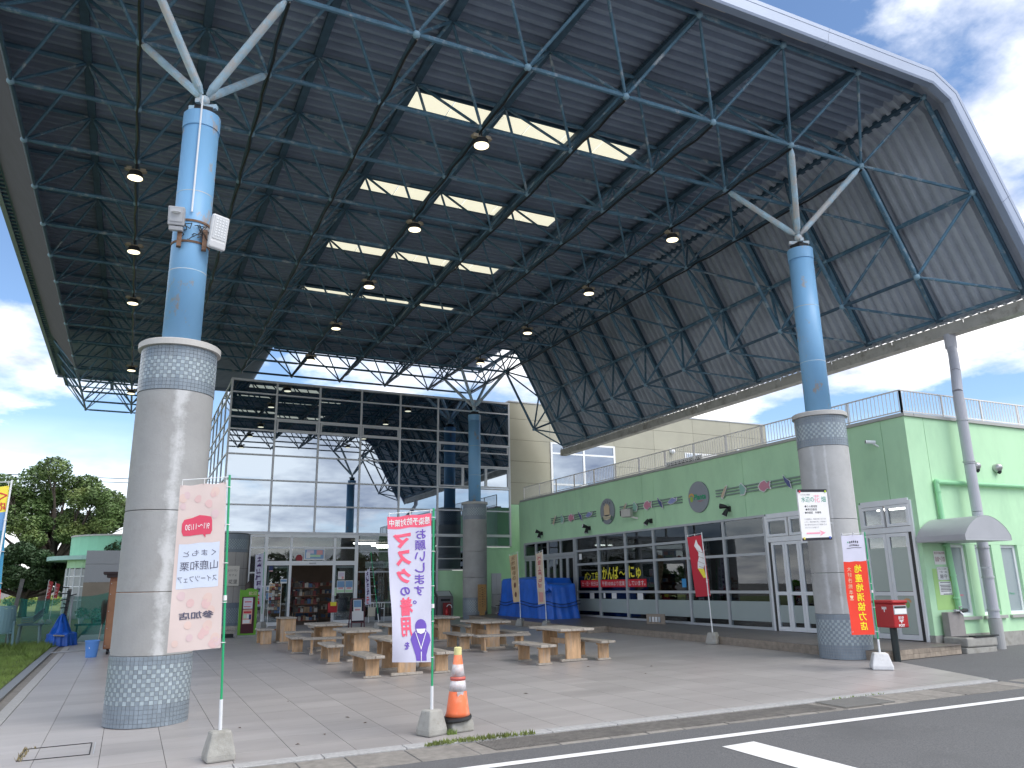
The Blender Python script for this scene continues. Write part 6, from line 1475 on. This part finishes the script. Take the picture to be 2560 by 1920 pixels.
mb.v = [(x+.03*sin(k*2.3), y+.03*cos(k*1.9), z) for k, (x, y, z) in enumerate(mb.v)]; mb.build('peak', M_tarp, t2, smooth=True)
MB().bar((-1.72,25.7,.42),(-1.45,25.72,.40),.18,.03).build('plank', M_plank, t2)
# potted plants and crates behind the net
pc = thing('plant_bench', 'dark bench with potted plants behind the green net', 'bench', G3(-.9, 28.2)); zb = gz(-.9,28.2)
MB().box(-1.35,-.35,28.0,28.5,zb+.42,zb+.47).build('bench_top', M_dark, pc); MB().box(-1.3,-1.25,28.05,28.1,zb,zb+.42).build('leg', M_dark, pc); MB().box(-.45,-.4,28.05,28.1,zb,zb+.42).build('leg', M_dark, pc)
for x in (-1.2,-.85,-.55): MB().lathe([(.06,0),(.09,.16)], (x,28.2,zb+.47), 12).build('pot', M_paper if x < -1 else M_brown, pc)
def leafball(cs, n, r, lf, seed, flatten=1.):
    rr = random.Random(seed); mb = MB()
    for k in range(n):
        c = rr.choice(cs); rad = c[3]*(rr.random()**.34) ; a = rr.uniform(0,2*pi); zc = rr.uniform(-1,1); q = sqrt(1-zc*zc)
        p = Vector((c[0]+rad*q*cos(a), c[1]+rad*q*sin(a), c[2]+rad*zc*flatten)); u = Vector((rr.uniform(-1,1),rr.uniform(-1,1),rr.uniform(-.7,.7))).normalized(); w = u.cross(Vector((rr.uniform(-1,1),rr.uniform(-1,1),rr.uniform(-1,1)))).normalized(); s = lf*rr.uniform(.6,1.3)
        mb.add([p-u*s, p+w*s*.45, p+u*s, p-w*s*.45], [(0,1,2,3)])
    return mb
leafball([(-1.2,28.2,zb+.8,.18),(-.85,28.2,zb+.75,.2),(-.55,28.2,zb+.85,.22)], 500, 1, .04, 4).build('foliage', M_leaf, pc)
# ------------------------------------------------------------------ small building at the left
an = thing('round_roof_shop', 'small mint building with curved roof band and flat eave, far left', 'building', (-1.5, 46, gz(-1.5,46)))
yb = 45.; mint = flat('mint_band', (.28,.60,.42), .7)
mb = MB(); pr = [(-2.92+.5*(1-cos(a)), yb+3-3*sin(a)) for a in [pi/2*k/8 for k in range(9)]]
ring = [(-2.92,yb+8)]+[(-2.92+3*(1-cos(pi/2*k/8)), yb+3*(1-sin(pi/2*k/8))) for k in range(9)]+[(6,yb),(6,yb+8)]
MB().prism(ring, 3.34, 4.32).build('roof_band', mint, an, fix=True); MB().prism([(x-.03,y-.04) for x, y in ring], 4.32, 4.40).build('roof_cap', M_coping, an, fix=True)
eav = [(-3.95,yb+8)]+[(-3.95+4*(1-cos(pi/2*k/8)), yb-.9+4*(1-sin(pi/2*k/8))) for k in range(9)]+[(6,yb-.9),(6,yb+8)]
MB().prism(eav, 3.12, 3.32).build('eave', flat('eave_mint', (.38,.60,.55), .6), an, fix=True)
wl = [(-2.9,yb+8)]+[(-2.9+1.5*(1-cos(pi/2*k/6)), yb+.02+1.5*(1-sin(pi/2*k/6))) for k in range(7)]+[(6,yb+.02),(6,yb+8)]
MB().prism(wl, 2.72, 3.12).build('wall', M_green, an, fix=True); MB().prism(wl, .2, .45).build('plinth', M_conc2, an, fix=True)
MB().prism([(x+.15,y+.15) for x, y in wl], .45, 2.72).build('core', flat('annex_inside', (.30,.30,.28), .8), an, fix=True)
for (xa, ya), (xb, yb2) in zip(wl[1:8], wl[2:9]):
    if xb > 0: xb, yb2 = -.4, ya
    n = max(1, int(hypot(xb-xa,yb2-ya)/.75))
    for k in range(n):
        p = (xa+(xb-xa)*k/n, ya+(yb2-ya)*k/n); q = (xa+(xb-xa)*(k+1)/n, ya+(yb2-ya)*(k+1)/n)
        MB().bar((p[0],p[1],.45),(p[0],p[1],2.72),.06,.06).build('mullion', M_white, an)
        for za, zb in ((.45,1.15),(1.2,1.8),(1.85,2.3),(2.35,2.68)): MB().add([(p[0],p[1],za),(q[0],q[1],za),(q[0],q[1],zb),(p[0],p[1],zb)], [(0,1,2,3)]).build('pane', flat('annex_glass', (.33,.36,.37), .15), an)
        for z in (1.17,1.82,2.32): MB().bar((p[0],p[1],z),(q[0],q[1],z),.05,.05).build('transom', M_white, an)
gp_ = flat('grey_cladding', (.40,.41,.44), .6)
for za, zb in ((.45,2.0),(2.01,2.85),(2.86,3.5)): MB().prism([(-1.93,yb-1.4),(5,yb-1.4),(5,yb-.95),(-1.93,yb-.95)], za, zb+.0).build('screen_panel', gp_ if za > 1 else mat('beige_low', (.30,.25,.2), .7, .1, 2), an)
t = thing('roof_bush', 'dark bush showing over the grey cladding of the far building', 'bush', (-.6, 45.8, 3.6)); leafball([(-.9,yb+.2,3.6,.35),(-.5,yb+.2,3.75,.45),(0,yb+.2,3.8,.5)], 900, 1, .09, 6).build('foliage', M_leaf2, t)
# red flags by the far building
for n, (x, y) in enumerate(((-3.12,40.),(-2.86,40.2))):
    t = thing('red_flag', ['slim red flag on a white pole, left of the two','slim red flag waving on a short pole, right of the two'][n], 'banner', G3(x,y), 'red flags beyond the net'); zb = gz(x,y)
    MB().tube((x-.06,y,zb),(x+.03,y,2.1-.1*n),.012,6).build('pole', M_polew, t); MB().add([(x+.03,y,2.05-.1*n),(x+.20,y,2.0-.1*n),(x+.13,y,1.3),(x-.02,y,1.32)], [(0,1,2,3)]).build('cloth', M_red, t)
    mb = MB(); 
    for k in range(4): put(mb, 'しおひレ'[k], lambda a, b: (a, y-.01, b), x+.085-.015*k, 1.88-.1*n-.14*k, h=.09)
    mb.build('print', M_paper, t); block(t, (x-.06,y,zb), .25, .2, M_conc2)
# ------------------------------------------------------------------ trees, hedge, wires, grass
def tree(name, label, base, trunk_r, fork, clumps, nleaf, lf, m, seed, limbs=7):
    rr = random.Random(seed); t = thing(name, label, 'tree', base, 'trees left of the canopy'); b = Vector(base); mb = MB()
    f = b+Vector(fork); mb.tube(b-Vector((0,0,.2)), b+(f-b)*.5, trunk_r, 10, r2=trunk_r*.8); mb.tube(b+(f-b)*.5, f, trunk_r*.8, 10, r2=trunk_r*.7); mb.build('trunk', M_bark, t)
    mb = MB()
    for c in clumps:
        q = Vector(c[:3]); mid = f+(q-f)*.5+Vector((rr.uniform(-.3,.3),rr.uniform(-.3,.3),-.25)); mb.tube(f-Vector((0,0,.3)), mid, trunk_r*.42, 7, r2=trunk_r*.24); mb.tube(mid, q, trunk_r*.24, 6, r2=trunk_r*.08)
        for k in range(6): e = q+Vector((rr.uniform(-1,1),rr.uniform(-1,1),rr.uniform(-.5,.9)))*c[3]*.9; mb.tube(mid+(q-mid)*rr.uniform(.3,1), e, trunk_r*.09, 5, r2=.01)
    mb.build('limbs', M_bark, t)
    leafball(clumps, nleaf, 1, lf, seed, .75).build('crown', m, t); return t
Y_ = 55.; rr = random.Random(17)
cl = []
for px, pz, r in ((-7.3,7.7,1.0),(-6.3,7.3,.8),(-5.7,8.5,1.0),(-4.7,8.8,1.0),(-4.9,7.3,1.0),(-3.9,7.9,1.0),(-2.9,8.0,.9),(-3.0,7.0,.9),(-2.2,7.2,.8),(-1.5,7.0,.9),(-.7,6.7,.9),(-.2,5.9,.8),(-6.9,5.9,1.0),(-5.9,5.4,1.0),(-6.6,6.6,.8),(-4.6,5.9,.9),(-3.5,5.6,.9),(-2.5,5.9,.9),(-1.6,5.5,.8),(-3.3,4.8,.7),(-2.3,4.9,.7),(-5.2,4.6,.7),(-7.6,5.4,.8),(-5.4,6.5,.8)):
    cl.append((px, Y_+rr.uniform(-1.6,1.6), pz, r*1.02))
for k in range(15): cl.append((rr.uniform(-7.2,-.9), Y_+rr.uniform(-1.5,1.5), rr.uniform(4.9,7.3), rr.uniform(.55,.85)))
tree('camphor_tree', 'large spreading green tree left of the canopy column', G3(-4.45,Y_), .38, (.25,0,3.0), cl, 52000, .105, M_leaf, 3)
Y2 = 50.; cl = [(px, Y2+rr.uniform(-1,1), pz, r*.8) for px, pz, r in ((-6.2,3.2,1.1),(-5.3,3.6,1.0),(-4.4,3.3,.9),(-6.6,2.2,.9),(-5.5,2.4,1.0),(-4.4,2.3,1.0),(-3.5,2.6,.9),(-3.0,2.0,.7),(-7.4,2.8,1.0),(-2.6,2.9,.8),(-5.0,1.7,.6))]
tree('dark_evergreen', 'low dense dark green tree under the large one', G3(-4.9,Y2), .22, (0,0,1.3), cl, 30000, .10, M_leaf2, 5)
hd = random.Random(2); hc = [(-70+k*4+hd.uniform(-1,1), 118+hd.uniform(-3,3), gz(0,118)+1.2+hd.uniform(-.6,1.2), 2.6) for k in range(30)]
leafball(hc, 9000, 1, .5, 9, .7).build('far_wood', M_leaf2, kind='stuff')
hc = [(-60+k*5+hd.uniform(-1,1), -62+hd.uniform(-3,3), gz(0,-62)+3.4+hd.uniform(-1.2,1.6), 4.2) for k in range(28)]
leafball(hc, 20000, 1, .6, 19, .95).build('wood_across_the_road', M_leaf2, kind='stuff')
fh = [(-14+k*.9+hd.uniform(-.3,.3), 75+hd.uniform(-2,2), gz(0,75)+.35, .55) for k in range(14)]; leafball(fh, 2500, 1, .16, 10, .7).build('rough_grass', M_field, kind='stuff')
sheet('far_field', [(-22,58),(-1.0,58),(-1.0,115),(-30,115)], .02, M_field)
for n, dz in enumerate((0., .55)):
    t = thing('power_line', ['upper power line crossing behind the large tree','lower power line crossing behind the large tree'][n], 'cable', (-20,120,16.5-dz), 'power lines behind the tree'); MB().path([(-60+8*k,120,16.6-dz-.006*(k-6)**2*0) for k in range(11)], .05, 5).build('wire', M_black, t)
def blades(poly, n, h0, h1, seed, name, m, zo=0.):
    rr = random.Random(seed); xs = [p[0] for p in poly]; ys_ = [p[1] for p in poly]; mb = MB(); c = 0
    def inside(x, y):
        r = False; j = len(poly)-1
        for i in range(len(poly)):
            if (poly[i][1] > y) != (poly[j][1] > y) and x < (poly[j][0]-poly[i][0])*(y-poly[i][1])/(poly[j][1]-poly[i][1])+poly[i][0]: r = not r
            j = i
        return r
    while c < n:
        x, y = rr.uniform(min(xs),max(xs)), rr.uniform(min(ys_),max(ys_))
        if not inside(x, y): continue
        c += 1; a = rr.uniform(0,2*pi); h = rr.uniform(h0,h1); w = .006+.004*rr.random(); lx, ly = rr.uniform(-.5,.5)*h, rr.uniform(-.5,.5)*h; z = gz(x,y)+zo
        mb.add([(x-w*cos(a),y-w*sin(a),z),(x+w*cos(a),y+w*sin(a),z),(x+lx,y+ly,z+h)], [(0,1,2)])
    return mb.build(name, m, kind='stuff')
blades([(-1.76,12.6),(-1.76,25.2),(-1.4,26.2),(-6.5,27),(-4.5,22),(-2.6,13)], 42000, .02, .065, 3, 'lawn_grass', M_grass)
blades([(-1.75,21.5),(-1.72,25.6),(-1.3,26.1),(-2.6,26.6),(-3.4,26.3),(-2.9,25.6),(-2.2,24.8),(-2.0,22.5)], 5000, .06, .20, 4, 'tall_grass', M_grass)
blades([(2.86,kf(2.9)+.0),(3.0,kf(3)+.10),(3.6,kf(3.6)+.10),(4.1,kf(4.1)+.06),(4.1,kf(4.1)-.03),(2.85,kf(2.85)-.04)], 700, .01, .05, 5, 'kerb_weeds', mat('weed', (.16,.20,.05), .9, .4, 5))
blades([(3.27,8.50),(3.36,8.50),(3.36,8.58),(3.27,8.58)], 60, .02, .07, 6, 'corner_weeds', M_grass)
blades([(8.3,kf(8.3)-.02),(9.3,kf(9.3)-.02),(9.3,kf(9.3)+.02),(8.3,kf(8.3)+.02)], 45, .01, .03, 7, 'gutter_weeds', M_grass)
blades([(-.84,9.54),(-.78,9.54),(-.76,10.15),(-.66,10.22),(-.82,10.22)], 60, .01, .05, 8, 'cover_weeds', mat('dry_weed', (.22,.18,.09), .9, .3, 5))
# fallen leaves and scraps
lf = mat('dry_leaf', (.12,.07,.04), .8, .4, 9); rr = random.Random(31)
for k in range(12):
    x, y = rr.uniform(1,9), rr.uniform(8.8,13); a = rr.uniform(0,6.28); s = rr.uniform(.02,.04); mb = MB(); z = gz(x,y)
    mb.add([(x-s*cos(a),y-s*sin(a),z+.004),(x+s*.4*sin(a),y-s*.4*cos(a),z+.012),(x+s*cos(a),y+s*sin(a),z+.006),(x-s*.4*sin(a),y+s*.4*cos(a),z+.014)], [(0,1,2,3)])
    tag(mb.build('fallen_leaf', lf), 'small dry brown leaf lying on the paving tiles', 'leaf', 'dry leaves on the paving')
